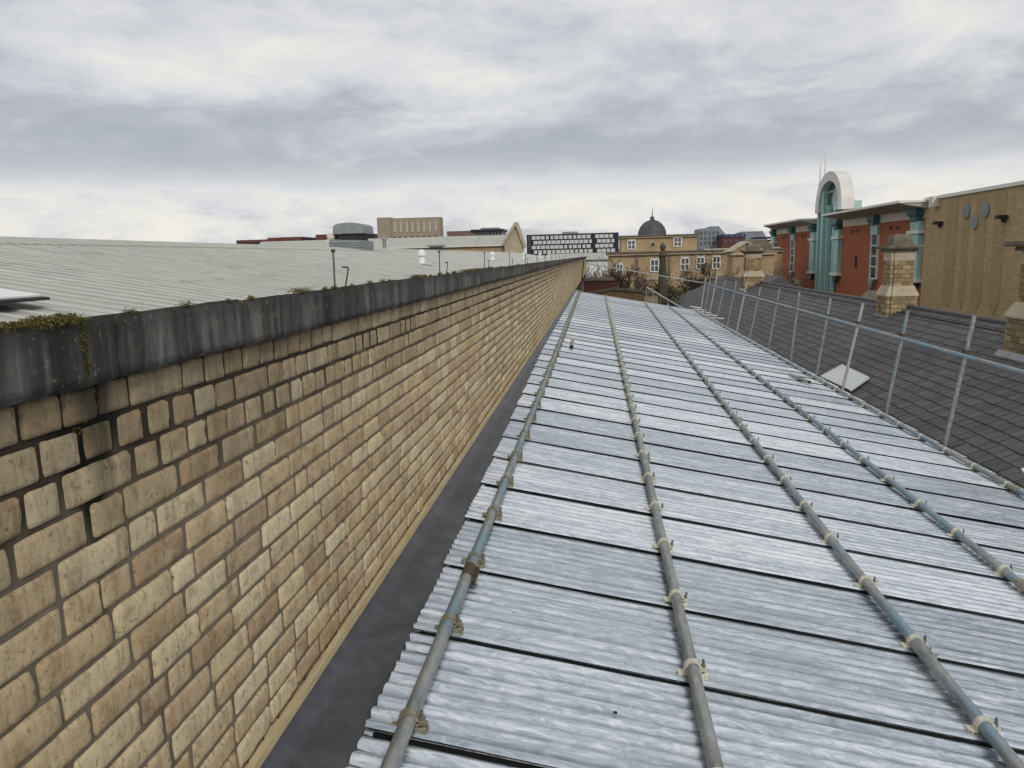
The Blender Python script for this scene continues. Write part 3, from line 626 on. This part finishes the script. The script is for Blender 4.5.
def pilaster(yc, w=1.9):
    p = bpy.data.objects.new('pilaster', None); p.location = (0, yc-70, 10); link(p, mall)
    boxobj('shaft', M['teal'], p, -.45, -.002, -w/2, w/2, -2.75, 2.2)
    m = MB(); m.lathe((-.22, 0, 2.2), [(.48, 0), (.56, .2), (.56, .35), (.8, .6), (.84, .85), (.60, .86), (.60, 1.3)], 4, sm=False, rot=math.pi/4); m.v = [(a, b*1.75, c) for a, b, c in m.v]; m.build('capital', M['teald'], p)
    boxobj('band', M['white'], p, -.62, -.003, -w/2-.35, w/2+.35, 1.15, 1.42); boxobj('band', M['white'], p, -.62, -.003, -w/2-.3, w/2+.3, -3.05, -2.752)
    m = MB(); m.prism([(-.8, -3.052), (.8, -3.052), (.5, -3.4), (0, -3.9), (-.5, -3.4)], 'x', -.5, -.003); m.build('corbel', M['teald'], p)
for yc in (127.3, 104.6, 94.4, 71.9): pilaster(yc)
def strip_window(yc, w=2.0):
    p = bpy.data.objects.new('window', None); p.location = (0, yc-70, 10); link(p, mall)
    boxobj('pane', M['glassg'], p, -.10, -.002, -w/2+.1, w/2-.1, -3.0, 1.3); boxobj('spandrel', M['teal'], p, -.3, -.003, -w/2, w/2, 1.3, 2.3)
    m = MB(); m.lathe((-.15, 0, 2.3), [(.60, 0), (.64, .25), (.8, .5), (.84, .8), (.6, .81), (.6, 1.2)], 4, sm=False, rot=math.pi/4); m.v = [(a, b*1.75, c) for a, b, c in m.v]; m.build('capital', M['teald'], p)
    m = MB(); m.box(-.22, -.003, -w/2, -w/2+.14, -3.1, 1.3); m.box(-.22, -.003, w/2-.14, w/2, -3.1, 1.3)
    for z in (-3.1, -1.9, -.85, .2): m.box(-.2, -.101, -w/2+.142, w/2-.142, z, z+.1)
    m.build('frame', M['white'], p)
    m = MB(); m.prism([(-.9, -3.102), (.9, -3.102), (0, -4.2)], 'x', -.4, -.003); m.build('corbel', M['bluegrey'], p)
strip_window(115.6); strip_window(82.4)
for yc in (122.5, 121.0, 111.0, 109.5, 89.8, 88.2, 78.6, 77.0): mo('vent', M['darkbox'], MX-.06, MX-.002, yc-.35, yc+.35, 1.7, 2.0)
for yc, r in ((113.7, 5.0), (82.3, 4.2)):
    m = MB(); ring = []
    for k in range(13): a = math.pi*k/12; ring.append((a,))
    for k in range(12):
        a, b2 = math.pi*k/12, math.pi*(k+1)/12; ri, ro = r*.62, r
        z0 = -8.6 if yc > 100 else -8.2
        P = lambda rr, an: (yc-70+rr*math.cos(an), z0+10+rr*math.sin(an)*.95)
        m.prism([P(ri, a), P(ro, a), P(ro, b2-.015), P(ri, b2-.015)], 'x', -.35, -.003)
    m.build('stone_arch', M['stonepale'], mall)
m = MB(); m.box(-.14, -.003, 88.0-70, 88.35-70, 8.0, 9.2); m.build('sign_panel', M['navy'], mall)
# entrance tower: three teal fins, glazing, barrel vault
tw = bpy.data.objects.new('tower', None); tw.location = (0, 98.6-70, 10); link(tw, mall)
boxobj('glazing', M['glassg'], tw, -.12, .5, -3.3, 3.5, -9, 4.6)
for yc, w in ((3.3, .65), (1.1, .75), (-1.1, .3), (-3.1, .5)): boxobj('fin', M['teal'], tw, -.62 if abs(yc) < 3 else -.5, -.121, yc-w/2, yc+w/2, -9.5, 8.4 if yc > 0 and yc < 3 else 8.0 if yc == 3.3 else 5.2)
m = MB()
for z in np.arange(-8.5, 7.5, 1.9): m.box(-.22, -.122, -3.25, 3.45, z, z+.12)
m.build('transoms', M['teal'], tw)
m = MB(); n = 16; H = 4.6
def arc(r, k): a = math.pi*k/n; return (-2.0+r*math.cos(a), 4.4+ (r/5.3)*H*math.sin(a)**.8)
m.prism([arc(4.1, k) for k in range(n+1)], 'x', -.12, .5); m.build('arched_window', M['glassg'], tw)
m = MB()
for k in range(n): m.prism([arc(4.05, k), arc(5.3, k), arc(5.3, k+1), arc(4.05, k+1)], 'x', -.9, .5)
m.build('vault', M['vaultwhite'], tw)
for yc in (3.1, 1.1): m = MB(); m.tube([(-.45, yc, 8.0), (-.45, yc, 11.6 if yc < 2 else 10.8)], [.16, .05], 8); m.build('mast', M['white'], tw)
boxobj('eaves_block', M['teal'], tw, -.6, 1.4, -7.0, -3.6, 4.45, 5.3)
# dark brick bands, roundels and fittings on the beige wall
for a, b2 in ((66.0, 64.2), (63.2, 62.2), (61.2, 59.6), (58.5, 57.0)):
    m = MB(); yc = (a+b2)/2; h = (a-b2)/2; m.prism([(yc+h-70, 13.6), (yc-h-70, 13.6), (yc-h-70, 5.9), (yc-70, 5.1), (yc+h-70, 5.9)], 'x', -.275, -.253); m.build('dark_band', M['beigedark'], mall)
for px, zc in ((62.7, 2.55), (59.8, 2.50), (61.3, 1.75)):
    m = MB(); m.prism([(px-70+.55*math.cos(k*math.pi/10), zc+10+.55*math.sin(k*math.pi/10)) for k in range(20)], 'x', -.36, -.276); m.build('roundel', M['bluegrey'], mall)
for yc in (66.9, 56.9): m = MB(); m.box(-.9, -.26, yc-70-.3, yc-70+.3, 11.75, 12.0, bev=.04); m.box(-.55, -.35, yc-70-.08, yc-70+.08, 11.5, 11.75); m.build('floodlight', M['darkbox'], mall)
boxobj('alarm_box', M['cream'], mall, -.8, -.26, 67.6-70, 68.3-70, 13.2, 14.0)

# ---- domed museum building
mu = thing('domed_building', 'buff stone classical building with a dark lead dome', 'building', (8, 100, -10))
def mb(name, mat, x0, x1, y0, y1, z0, z1, bev=0, parent=None): return boxobj(name, mat, parent or mu, x0-8, x1-8, y0-100, y1-100, z0+10, z1+10, bev=bev)
mb('wall', M['stone'], 1.6, 22.8, 99.4, 112, -10, -.15); mb('upper_wall', M['stone'], 3.1, 12.5, 100.2, 110, .3, 2.0)
mb('cornice', M['stonepale'], 1.3, 23.0, 99.0, 112.3, -.15, .12); mb('cornice', M['stonedark'], 1.2, 23.1, 98.8, 112.4, .122, .3)
mb('upper_cornice', M['stonepale'], 2.95, 12.65, 99.9, 110.2, 2.0, 2.18); mb('upper_cornice', M['stonedark'], 2.85, 12.8, 99.75, 110.4, 2.182, 2.32)
mb('plinth_band', M['stonepale'], 1.5, 22.9, 99.3, 99.398, -3.3, -3.0); mb('flat_roof', M['palemetal'], 13.3, 22.5, 99.6, 111, .302, .42)
m = MB(); m.lathe((7.1-8, 102.6-100, 12.2), [(1.95, -.1), (1.95, .12)] + [(1.78*math.cos(a), .1+1.95*math.sin(a)) for a in np.linspace(0, 1.45, 12)], 28); dm = m.build('dome', M['dome'], mu)
m = MB()
for k in range(20):
    a = 2*math.pi*k/20; m.tube([(-.9+1.80*math.cos(t)*math.cos(a), 2.6+1.80*math.cos(t)*math.sin(a), 12.3+1.97*math.sin(t)) for t in np.linspace(0, 1.45, 7)], .035, 5)
m.build('rib', M['dome'], dm)
m = MB(); m.lathe((-.9, 2.6, 14.2), [(.28, 0), (.28, .4), (.2, .48), (.08, .55), (.05, .9), (.02, 1.6)], 12); m.build('finial', M['dome'], dm)
def win(xc, zc, w, h, yf, cols=2, rws=3):
    p = bpy.data.objects.new('window', None); p.location = (xc-8, yf-100, zc+10); link(p, mu)
    boxobj('pane', M['mirror'], p, -w/2+.05, w/2-.05, -.02, .1, -h/2+.05, h/2-.05); m = MB(); t = .07
    m.box(-w/2-.06, -w/2+t, -.14, -.021, -h/2, h/2); m.box(w/2-t, w/2+.06, -.14, -.021, -h/2, h/2); m.box(-w/2+t, w/2-t, -.14, -.021, h/2-t, h/2+.1); m.box(-w/2+t, w/2-t, -.14, -.021, -h/2-.05, -h/2+t)
    for i in range(1, cols): x = -w/2+w*i/cols; m.box(x-.05, x+.05, -.1, -.022, -h/2+t, h/2-t)
    m.box(-w/2+t, w/2-t, -.09, -.023, -.04, .05); m.build('frame', M['white'], p)
    boxobj('surround', M['stonepale'], p, -w/2-.2, w/2+.2, -.10, -.0, h/2+.11, h/2+.3)
win(4.35, 1.15, .95, 1.1, 100.2); win(10.1, 1.35, .95, 1.1, 100.2)
m = MB(); m.prism([(7.05-8+.42*math.cos(k*math.pi/8), 11.15+.42*math.sin(k*math.pi/8)) for k in range(16)], 'y', -.0+.12, .199); m.build('round_surround', M['stonepale'], mu)
m = MB(); m.prism([(7.05-8+.24*math.cos(k*math.pi/8), 11.15+.24*math.sin(k*math.pi/8)) for k in range(16)], 'y', .05, .119); m.build('round_window', M['glass'], mu)
for xc, zc, w in ((2.85, -1.95, .75), (7.2, -1.5, 1.0), (10.95, -1.4, 1.0), (12.85, -1.35, .95), (14.8, -1.3, .9)): win(xc, zc, w, 1.5, 99.4)
for xc in (5.0, 9.0): mb('pilaster', M['stonedark'], xc-.12, xc+.12, 99.2, 99.398, -6, -.152)
# right wing with pediment
wg = thing('pedimented_wing', 'low stone block with a shallow pediment beside the domed building', 'building', (17.8, 88, -10))
boxobj('wall', M['stone'], wg, -2.9, 1.5, 0, 4, 0, 9.8)
m = MB(); m.prism([(-3.1, 9.8), (-3.1, 10.0), (-1.5, 10.95), (.2, 10.0), (.2, 9.8)], 'y', -.2, 3.9); m.build('pediment', M['stone'], wg)
m = MB(); m.prism([(-3.4, 10.0), (-1.5, 11.12), (.5, 10.0), (.1, 10.0), (-1.5, 10.9), (-3.0, 10.0)], 'y', -.5, 4.0); m.build('raking_cornice', M['stonepale'], wg)
m = MB(); m.prism([(-2.3, 10.0), (-1.2, 11.2), (.9, 11.2), (1.8, 10.0)], 'y', 1, 4); m.build('roof', M['stonedark'], wg)
boxobj('cornice', M['stonepale'], wg, -3.1, 1.7, -.3, 4.1, 9.6, 9.8)

# ---- monument-like stone pier in front of the museum
mo2 = thing('stone_finial', 'tall mossy tapering stone finial in front of the domed building', 'monument', (4.95, 60, -10))
m = MB(); m.lathe((0, 0, 0), [(.9, 0), (.8, 5), (.5, 6.3), (.36, 7.4), (.27, 9.0), (.24, 9.7)], 8, sm=False); m.build('shaft', M['mossstone'], mo2)
m = MB(); m.lathe((0, 0, 9.7), [(.24, 0), (.34, .08), (.34, .22), (.2, .35), (.14, .5), (.17, .58), (.24, .72), (.22, .86), (.13, .98), (.03, 1.1)], 10); m.build('finial_head', M['mossstone'], mo2)

# ---- walls, small roofs and clutter between
w = thing('yard_wall', 'old brown brick yard wall with dark coping beyond the tin roof end', 'wall', (1.2, 45, -10))
m = MB(); m.prism([(-2.3, 0), (1.75, 0), (1.75, 7.75), (-.2, 7.95), (-2.3, 7.65)], 'y', 0, .4); m.build('brickwork', M['oldwall'], w)
m = MB(); m.prism([(-2.4, 7.66), (-.2, 7.96), (1.8, 7.76), (1.8, 7.90), (-.2, 8.10), (-2.4, 7.80)], 'y', -.1, .5); m.build('coping', M['mossstone'], w)
p = thing('stone_pier', 'squat pale brick pier at the end of the yard wall', 'pier', (2.95, 43.5, -10))
boxobj('shaft', M['oldwallx'], p, -.38, .38, -.38, .38, 0, 7.75); m = MB(); m.lathe((0, 0, 7.75), [(.6, 0), (.6, .12), (.1, .32)], 4, sm=False, rot=math.pi/4); m.build('cap', M['mossstone'], p)
w = thing('dark_brick_building', 'dark red brick outbuilding in front of the white roof', 'building', (.2, 62, -10))
boxobj('wall', M['darkred'], w, -1.6, 1.15, 0, 6, 0, 7.95); boxobj('parapet', M['mossstone'], w, -1.7, 1.2, -.1, 6, 7.95, 8.05); boxobj('sill', M['white'], w, .4, 1.0, -.15, -.003, 7.0, 7.08)
w = thing('white_warehouse', 'low white shed with pale green roof behind the dark outbuilding', 'building', (0, 120, -10))
boxobj('wall', M['white'], w, -8, 2.2, 0, 20, 0, 9.3); m = MB(); m.prism([(-.5, 9.3), (20, 10.4), (20, 9.3)], 'x', -8.2, 2.3); m.build('roof', M['asb'], w)
w = thing('lower_slate_roof', 'small slate lean-to roof past the far end of the long slate roof', 'roof', (14, 66, -10))
m = MB(); m.prism([(-3, 5.6), (1.0, 7.9), (3.5, 6.2), (3.5, 0), (-3, 0)], 'y', 0, 9); m.build('roof', M['slate'], w)
# handrail of steps beyond the roof end
hr = thing('handrail', 'grey steel stair handrail just past the end of the tin roof', 'handrail', (2.3, 36.5, -2.6))
m = MB(); m.tube([(.0, .5, 1.05), (1.75, -.3, -.02), (2.1, -.6, -.12)], .035, 8); m.build('top_rail', M['palepost'], hr)
for i in range(5):
    t = i/5; m = MB(); m.tube([(1.6*t, .5-.7*t, 1.03-1.0*t), (1.6*t, .5-.7*t, -1.3)], .022, 6); m.build('baluster', M['palepost'] if i % 2 else M['tube_plain'], hr)
m = MB(); m.tube([(.0, .5, .55), (1.6, -.25, -.45)], .022, 8); m.build('mid_rail', M['tube_plain'], hr)
m = MB(); m.box(-.3, 1.9, .6, 1.8, -7.4, -1.0); m.build('landing', M['oldwallx'], hr)
for i in range(5):
    q = bpy.data.objects.new('x', None); bpy.data.objects.remove(q)
    y = 38.5-1.3*i; x = 4.75+.07*i; m = MB(); m.box(-.28, .28, -.09, .09, 0, .05, bev=.01); o = m.build('white_batten', M['plastic']); o.location = (x, y, -2.66-.03*i); o.rotation_euler = (0, .15, .5)
    tag(o, 'short white batten past the far end of the guard rail, ' + ['farthest', 'fourth', 'middle', 'second', 'nearest'][i] + ' of five', 'batten', 'short white battens at the eaves')

# ---- trees and scrub
def tree(name, label, loc, h0, spread, seed, twigs, leaves=0, depth=5, trunk=.14, group='bare trees and scrub before the domed building'):
    h = h0*1.12; rr = random.Random(seed); o = thing(name, label, 'tree' if 'tree' in name else 'shrub', loc, group); tr = MB(); cr = MB(); tips = []
    def grow(p, d, L, r, lev):
        n = 3; pts = [p]; q = p; dd = d
        for i in range(n):
            dd = (dd + Vector((rr.gauss(0, .16), rr.gauss(0, .16), rr.gauss(.05, .1)))).normalized(); q = q+dd*L/n; pts.append(q)
        (tr if lev < 2 else cr).tube(pts, [max(.016, r*(1-.35*i/n)) for i in range(n+1)], 6 if lev < 2 else 3, cap=False)
        if lev >= depth: tips.append(q); return
        for _ in range(twigs if lev > 1 else 4):
            a = rr.random()*6.28; s = rr.uniform(.35, .95)*spread; nd = (dd*rr.uniform(.5, 1) + Vector((math.cos(a)*s, math.sin(a)*s, rr.uniform(-.1, .5)))).normalized()
            grow(pts[rr.randint(1, n)], nd, L*rr.uniform(.55, .8), r*.55, lev+1)
    grow(Vector((0, 0, 0)), Vector((0, 0, 1)), h*.38, trunk, 0)
    tr.build('trunk', M['bark'], o, recalc=False); cr.build('branches', M['twig'], o, recalc=False)
    if leaves:
        lf = MB()
        for _ in range(leaves):
            p = rr.choice(tips)+Vector((rr.gauss(0, .3), rr.gauss(0, .3), rr.gauss(-.1, .35))); a = Vector((rr.gauss(0, 1), rr.gauss(0, 1), rr.gauss(0, 1))).normalized()*.11; b = Vector((rr.gauss(0, 1), rr.gauss(0, 1), rr.gauss(0, 1))).normalized()*.09
            lf.add([p-a, p+b, p+a, p-b], [(0, 1, 2, 3)])
        lf.build('leaves', M['leaf'], o, recalc=False)
for a in [
 ('bare_tree', 'bare brown tree before the dome building, its trunk right of the yard wall', (4.0, 70, -9.5), 8.6, .85, 4, 3, 0),
 ('bare_tree', 'reddish bare tree left of the mossy stone finial', (3.3, 78, -9.6), 8.7, .8, 11, 5, 0),
 ('ivy_shrub', 'ivy-green bush right of the mossy stone finial', (6.9, 64, -9.5), 8.0, .9, 5, 5, 2600),
 ('ivy_shrub', 'dark ivy bush behind the far end of the slate roof', (8.0, 72, -10.3), 8.0, .9, 8, 5, 2400),
 ('bare_tree', 'brown bare tree before the right-hand windows of the stone building', (10.6, 80, -10.4), 8.0, .9, 21, 5, 700),
 ('bare_tree', 'thin bare tree under the shallow pediment', (13.5, 76, -9.5), 9.0, .8, 33, 4, 0),
 ('bare_tree', 'small bare tree between the far chimney and the red brick building', (16.2, 70, -9.5), 8.2, .9, 41, 3, 500),
 ('bare_tree', 'tiny pale bare tree against the white shed', (.6, 85, -9.5), 9.2, .8, 52, 3, 0),
 ('ivy_shrub', 'low olive shrub beside the steps past the roof end', (5.2, 52, -9.5), 7.3, .8, 61, 4, 2200),
 ]: tree(*a)

# ---- distant buildings
def far(name, label, x, y): return thing(name, label, 'building', (x, y, -10))
f = far('office_block', 'distant black framed block with a chequer of pale panels', -7.2, 230)
boxobj('wall', M['darkclad'], f, -13.4, 13.5, 0, 18, 0, 16.35); boxobj('roof_plant', M['galv'], f, -3, 1.5, 2, 8, 16.35, 17.0)
pm = MB(); pm.box(-.60, .60, -.2, -.003, 0, 1.0); src = None; rr = random.Random(4)
zz = [.0, 1.0]
for r in range(5):
    for c in range(18):
        x = -11.3 + c*1.34 + (r % 2)*.5 + (1.2 if c > 12 else 0)
        if x > 12.6: continue
        if src is None: src = pm.build('window_panel', M['panel'], f); o = src
        else: o = share('window_panel', src, f)
        o.location = (x, 0, 14.9-r*1.38); o.scale = (rr.choice([.85, .95, 1, .7]), 1, 1)
boxobj('corner_bay', M['mirror'], f, -12.9, -12.3, -.15, -.003, 6, 16)
f = far('apartment_tower', 'distant brown brick slab block with rows of pale recesses', -72.5, 300)
boxobj('wall', M['brown'], f, -12.7, 12.0, 0, 6, 0, 26.1); boxobj('stair_tower', M['brown'], f, -12.9, -7.6, -.6, 13, 0, 26.5)
m = MB(); m.box(-.45, .45, -.25, -.003, -2.0, 2.0); s0 = None
for r in range(1):
    for c in range(8):
        loc = (-5.8+c*2.3, 0, 22.6-r*3.2)
        if s0 is None: s0 = m.build('window', M['tan'], f); s0.location = loc
        else: share('window', s0, f, loc)
for c in range(8): boxobj('ground_window', M['darkbox'], f, -6.4+c*2.35-.5, -6.4+c*2.35+.4, -.2, -.003, 17, 19)
f = far('red_housing', 'distant low row of dark red blocks over the shed ridge', -123, 300)
for i, (a, b2, h) in enumerate(((-21, -8, 19.4), (-7.9, -3, 20.0), (-2.9, 6, 20.1), (6.1, 12, 19.6), (12.1, 18, 20.7))): boxobj('wall', M['darkclad'] if i == 3 else M['redclad'], f, a, b2, random.uniform(0, 1), 12, 0, h)
m = MB()
for k in range(20):
    if k*1.9-20 < 17: m.box(-20+k*1.9, -19.2+k*1.9, -.2, -.02, 17.2, 18.6)
m.build('windows', M['darkclad'], f)
f = far('dark_housing', 'distant dark blue grey block between the domed ventilator and brown tower', -96, 310)
boxobj('wall', M['darkclad'], f, -5, 6, 0, 10, 0, 20.8); boxobj('balcony', M['bluegrey'], f, -4.8, 5.8, -.5, -.01, 18.6, 18.9); boxobj('balcony', M['bluegrey'], f, -4.8, 5.8, -.5, -.01, 16.6, 16.9)
f = far('long_low_block', 'distant low pink brown office block right of the brown tower', -41, 260)
boxobj('wall', M['pink'], f, -9.2, 0, 0, 12, 0, 19.1)['label'] = 'plain pinkish end of the block'; boxobj('glazed_wing', M['bluegrey'], f, .01, 9.6, .5, 12, 0, 18.7); boxobj('roof', M['darkclad'], f, -1, 10, -.5, 12, 18.72, 19.4); boxobj('roof_plant', M['galv'], f, 2, 8, 2, 8, 19.4, 20.0)
m = MB()
for k in range(8): m.box(.6+k*1.12, 1.2+k*1.12, .3, .49, 16.5, 18.2)
m.build('windows', M['darkclad'], f)
f = far('gabled_hall', 'distant long pale roofed hall ending in a pointed stone gable', -32, 200)
boxobj('wall', M['stone'], f, -60, 8.6, 0, 14, 0, 12.9); m = MB(); m.prism([(-.6, 12.9), (7, 15.9), (14.6, 12.9)], 'x', -60, 8.4); m.build('roof', M['asb'], f); boxobj('eaves', M['cream'], f, -60, 8.5, -.8, -.01, 12.9, 13.3)
m = MB(); m.prism([(8.5, 0), (13.5, 0), (13.5, 12.6), (11.6, 18.1), (8.5, 13.7)], 'y', -1.6, -.9); m.build('gable', M['stonepale'], f)
m = MB(); m.prism([(8.3, 13.2), (8.3, 14.2), (11.3, 18.7), (12.0, 18.7), (14.0, 12.6), (13.5, 12.3), (11.6, 17.8)], 'y', -2.4, 0.5); m.build('gable_coping', M['stonepale'], f)
m = MB(); m.prism([(8.4, 14.0), (11.4, 18.4), (11.4, 14)], 'y', -.85, 8); m.build('gable_roof', M['asb'], f)
f = far('grey_college_block', 'distant pale grey block with a sloping right side behind the domed building', 37.5, 260)
m = MB(); m.prism([(-4.3, 0), (6.5, 0), (6.5, 12.5), (1.8, 18.3), (-.6, 18.3), (-.6, 17.8), (-4.3, 17.6)], 'y', 0, 14); m.build('wall', M['bluegrey'], f)
m = MB(); [m.box(-4+k*1.3, -3.4+k*1.3, -.15, -.01, 12.5+q*1.6, 13.5+q*1.6) for k in range(5) for q in range(3)]; m.build('windows', M['mirror'], f)
f = far('navy_flats', 'distant navy and maroon flats right of the pale grey block', 42.7, 250)
boxobj('wall', M['maroon'], f, -3.8, 3.2, 0, 10, 0, 14.4); boxobj('top_floor', M['navy'], f, -3.9, 3.3, -.2, 10, 14.4, 15.4); m = MB(); [m.box(-3.2+k*1.7, -2.3+k*1.7, -.3, -.21, 14.5, 15.2) for k in range(4)]; [m.box(-3.2+k*1.7, -2.5+k*1.7, -.15, -.01, 12.6, 13.6) for k in range(4)]; m.build('windows', M['mirror'], f)
f = far('pale_office', 'distant pale stepped office right of the navy flats', 50, 265)
m = MB(); m.prism([(-6, 0), (6.2, 0), (6.2, 13.0), (4.3, 16.3), (-2.5, 16.3), (-2.5, 15.2), (-6, 15.2)], 'y', 0, 12); m.build('wall', M['bluegrey'], f); boxobj('parapet', M['panel'], f, -2.6, 4.3, -.2, 3, 16.3, 16.5)
f = far('dark_shed', 'distant long dark brown roof left of the red brick building', 55, 240)
m = MB(); m.prism([(-7, 0), (9, 0), (9, 13.7), (-7, 13.2)], 'y', 0, 12); m.build('wall', M['maroon'], f); boxobj('roof', M['darkclad'], f, -7.2, 9, -.3, 12.2, 13.72, 14.1)
# low town skyline spread behind everything
towns = [(-260, 420, 60, 9.5), (-190, 430, 50, 10), (20, 420, 50, 11.0), (90, 430, 60, 11.5), (150, 400, 50, 12)]
for i, (x, y, w_, h) in enumerate(towns):
    f = far('town_block', ['low grey block far out beyond the shed roof', 'second low grey block beyond the shed roof', 'low block hidden low behind the domed building', 'low block behind the red brick building', 'farthest low block behind the beige wall'][i], x, y)
    boxobj('wall', M['roofgrey'], f, -w_/2, w_/2, 0, 20, 0, h); m = MB(); m.prism([(-1, h), (10, h+2), (21, h)], 'x', -w_/2, w_/2); m.build('roof', M['stonedark'], f)

# ---------------------------------------------------------------- sky and light
w = bpy.data.worlds.new('World'); scene.world = w; w.use_nodes = True; T = w.node_tree; T.nodes.clear()
N = T.nodes.new; Lk = T.links.new
out = N('ShaderNodeOutputWorld'); bg = N('ShaderNodeBackground'); Lk(bg.outputs[0], out.inputs[0]); bg.inputs[1].default_value = .1
sky = N('ShaderNodeTexSky'); sky.sky_type = 'NISHITA'; sky.sun_disc = False
SE, SR = math.radians(31), math.radians(158)
sky.sun_elevation = SE; sky.sun_rotation = SR
tc = N('ShaderNodeTexCoord'); sp = N('ShaderNodeSeparateXYZ'); Lk(tc.outputs['Generated'], sp.inputs[0])
def mth(op, a, b=0.0, c=None):
    n = N('ShaderNodeMath'); n.operation = op
    for i, v in enumerate((a, b)):
        if isinstance(v, (int, float)): n.inputs[i].default_value = v
        else: Lk(v, n.inputs[i])
    return n.outputs[0]
def rmp(f, st):
    n = N('ShaderNodeValToRGB'); Lk(f, n.inputs[0]); e = n.color_ramp.elements
    while len(e) < len(st): e.new(.5)
    for q, (p, c) in zip(e, st): q.position = p; q.color = (*((c,)*3 if isinstance(c, (int, float)) else c), 1)
    return n.outputs[0]
zc = mth('MAXIMUM', sp.outputs[2], 0.0); dn = mth('ADD', zc, .13)
u = mth('DIVIDE', sp.outputs[0], dn); v = mth('DIVIDE', sp.outputs[1], dn)
cb = N('ShaderNodeCombineXYZ'); Lk(u, cb.inputs[0]); Lk(v, cb.inputs[1])
def wn(scale, det, rough, dist, sc=(1, 1, 1), loc=(0, 0, 0)):
    mp = N('ShaderNodeMapping'); Lk(cb.outputs[0], mp.inputs[0]); mp.inputs['Scale'].default_value = sc; mp.inputs['Location'].default_value = loc
    n = N('ShaderNodeTexNoise'); Lk(mp.outputs[0], n.inputs[0]); n.inputs['Scale'].default_value = scale; n.inputs['Detail'].default_value = det; n.inputs['Roughness'].default_value = rough; n.inputs['Distortion'].default_value = dist
    return n.outputs['Fac']
def dn3(scale, det, rough, dist, sc, loc):
    mp = N('ShaderNodeMapping'); Lk(tc.outputs['Generated'], mp.inputs[0]); mp.inputs['Scale'].default_value = sc; mp.inputs['Location'].default_value = loc
    n = N('ShaderNodeTexNoise'); Lk(mp.outputs[0], n.inputs[0]); n.inputs['Scale'].default_value = scale; n.inputs['Detail'].default_value = det; n.inputs['Roughness'].default_value = rough; n.inputs['Distortion'].default_value = dist
    return n.outputs['Fac']
n1 = dn3(2.3, 11, .58, .25, (1, 1, 3.2), (4.3, 1.7, .4)); n2 = dn3(6.5, 11, .62, .35, (1, 1, 2.6), (1.3, 5.7, 2.4)); n3 = wn(.9, 10, .62, .25, (1, 1, 1), (3.1, 1.7, 0))
f = mth('ADD', mth('ADD', mth('MULTIPLY', n1, .40), mth('MULTIPLY', n2, .42)), mth('MULTIPLY', n3, .18))
# cloud deck: a bright gap low over the horizon, a heavy bank above it, thinner overhead
zw = mth('ADD', mth('ADD', zc, mth('MULTIPLY', mth('SUBTRACT', n2, .5), .11)), mth('MULTIPLY', mth('SUBTRACT', n1, .5), .10))
bank = rmp(zw, [(0.0, .50), (.022, .47), (.040, .62), (.072, .68), (.098, .47), (.125, .36), (.17, .39), (.20, .46), (.24, .52), (.30, .56), (.6, .58), (1.0, .60)])
t = mth('ADD', mth('MULTIPLY', mth('SUBTRACT', f, .5), 1.35), bank)
cloud = rmp(t, [(.22, (3.9, 4.1, 4.5)), (.36, (4.8, 5.0, 5.4)), (.46, (6.0, 6.15, 6.45)), (.56, (7.2, 7.25, 7.5)), (.66, (8.4, 8.2, 7.75)), (.80, (9.4, 9.0, 8.1))])
mx = N('ShaderNodeMix'); mx.data_type = 'RGBA'; mx.inputs[0].default_value = .93; Lk(sky.outputs[0], mx.inputs[6]); Lk(cloud, mx.inputs[7]); Lk(mx.outputs[2], bg.inputs[0])
sun = bpy.data.lights.new('sun', 'SUN'); sun.energy = 1.25; sun.angle = math.radians(10); sun.color = (1, .96, .9)
so = bpy.data.objects.new('sun', sun); link(so)
d = Vector((math.sin(SR)*math.cos(SE), math.cos(SR)*math.cos(SE), math.sin(SE)))
so.rotation_euler = d.to_track_quat('Z', 'Y').to_euler()

# ---------------------------------------------------------------- camera
cam = bpy.data.cameras.new('camera'); cam.sensor_width = 36; cam.lens = 769/1024*36; cam.clip_end = 8000; cam.clip_start = .02
co = bpy.data.objects.new('camera', cam); link(co)
Rm = [[0.993805, 0.006546, -0.110946], [0.108368, 0.164464, 0.980412], [-0.024664, 0.986361, -0.162736]]
co.matrix_world = Matrix([[Rm[i][0], Rm[i][1], -Rm[i][2], 0] for i in range(3)] + [[0, 0, 0, 1]])
scene.camera = co
scene.view_settings.view_transform = 'Standard'; scene.view_settings.look = 'None'; scene.view_settings.gamma = 1; scene.view_settings.exposure = 0
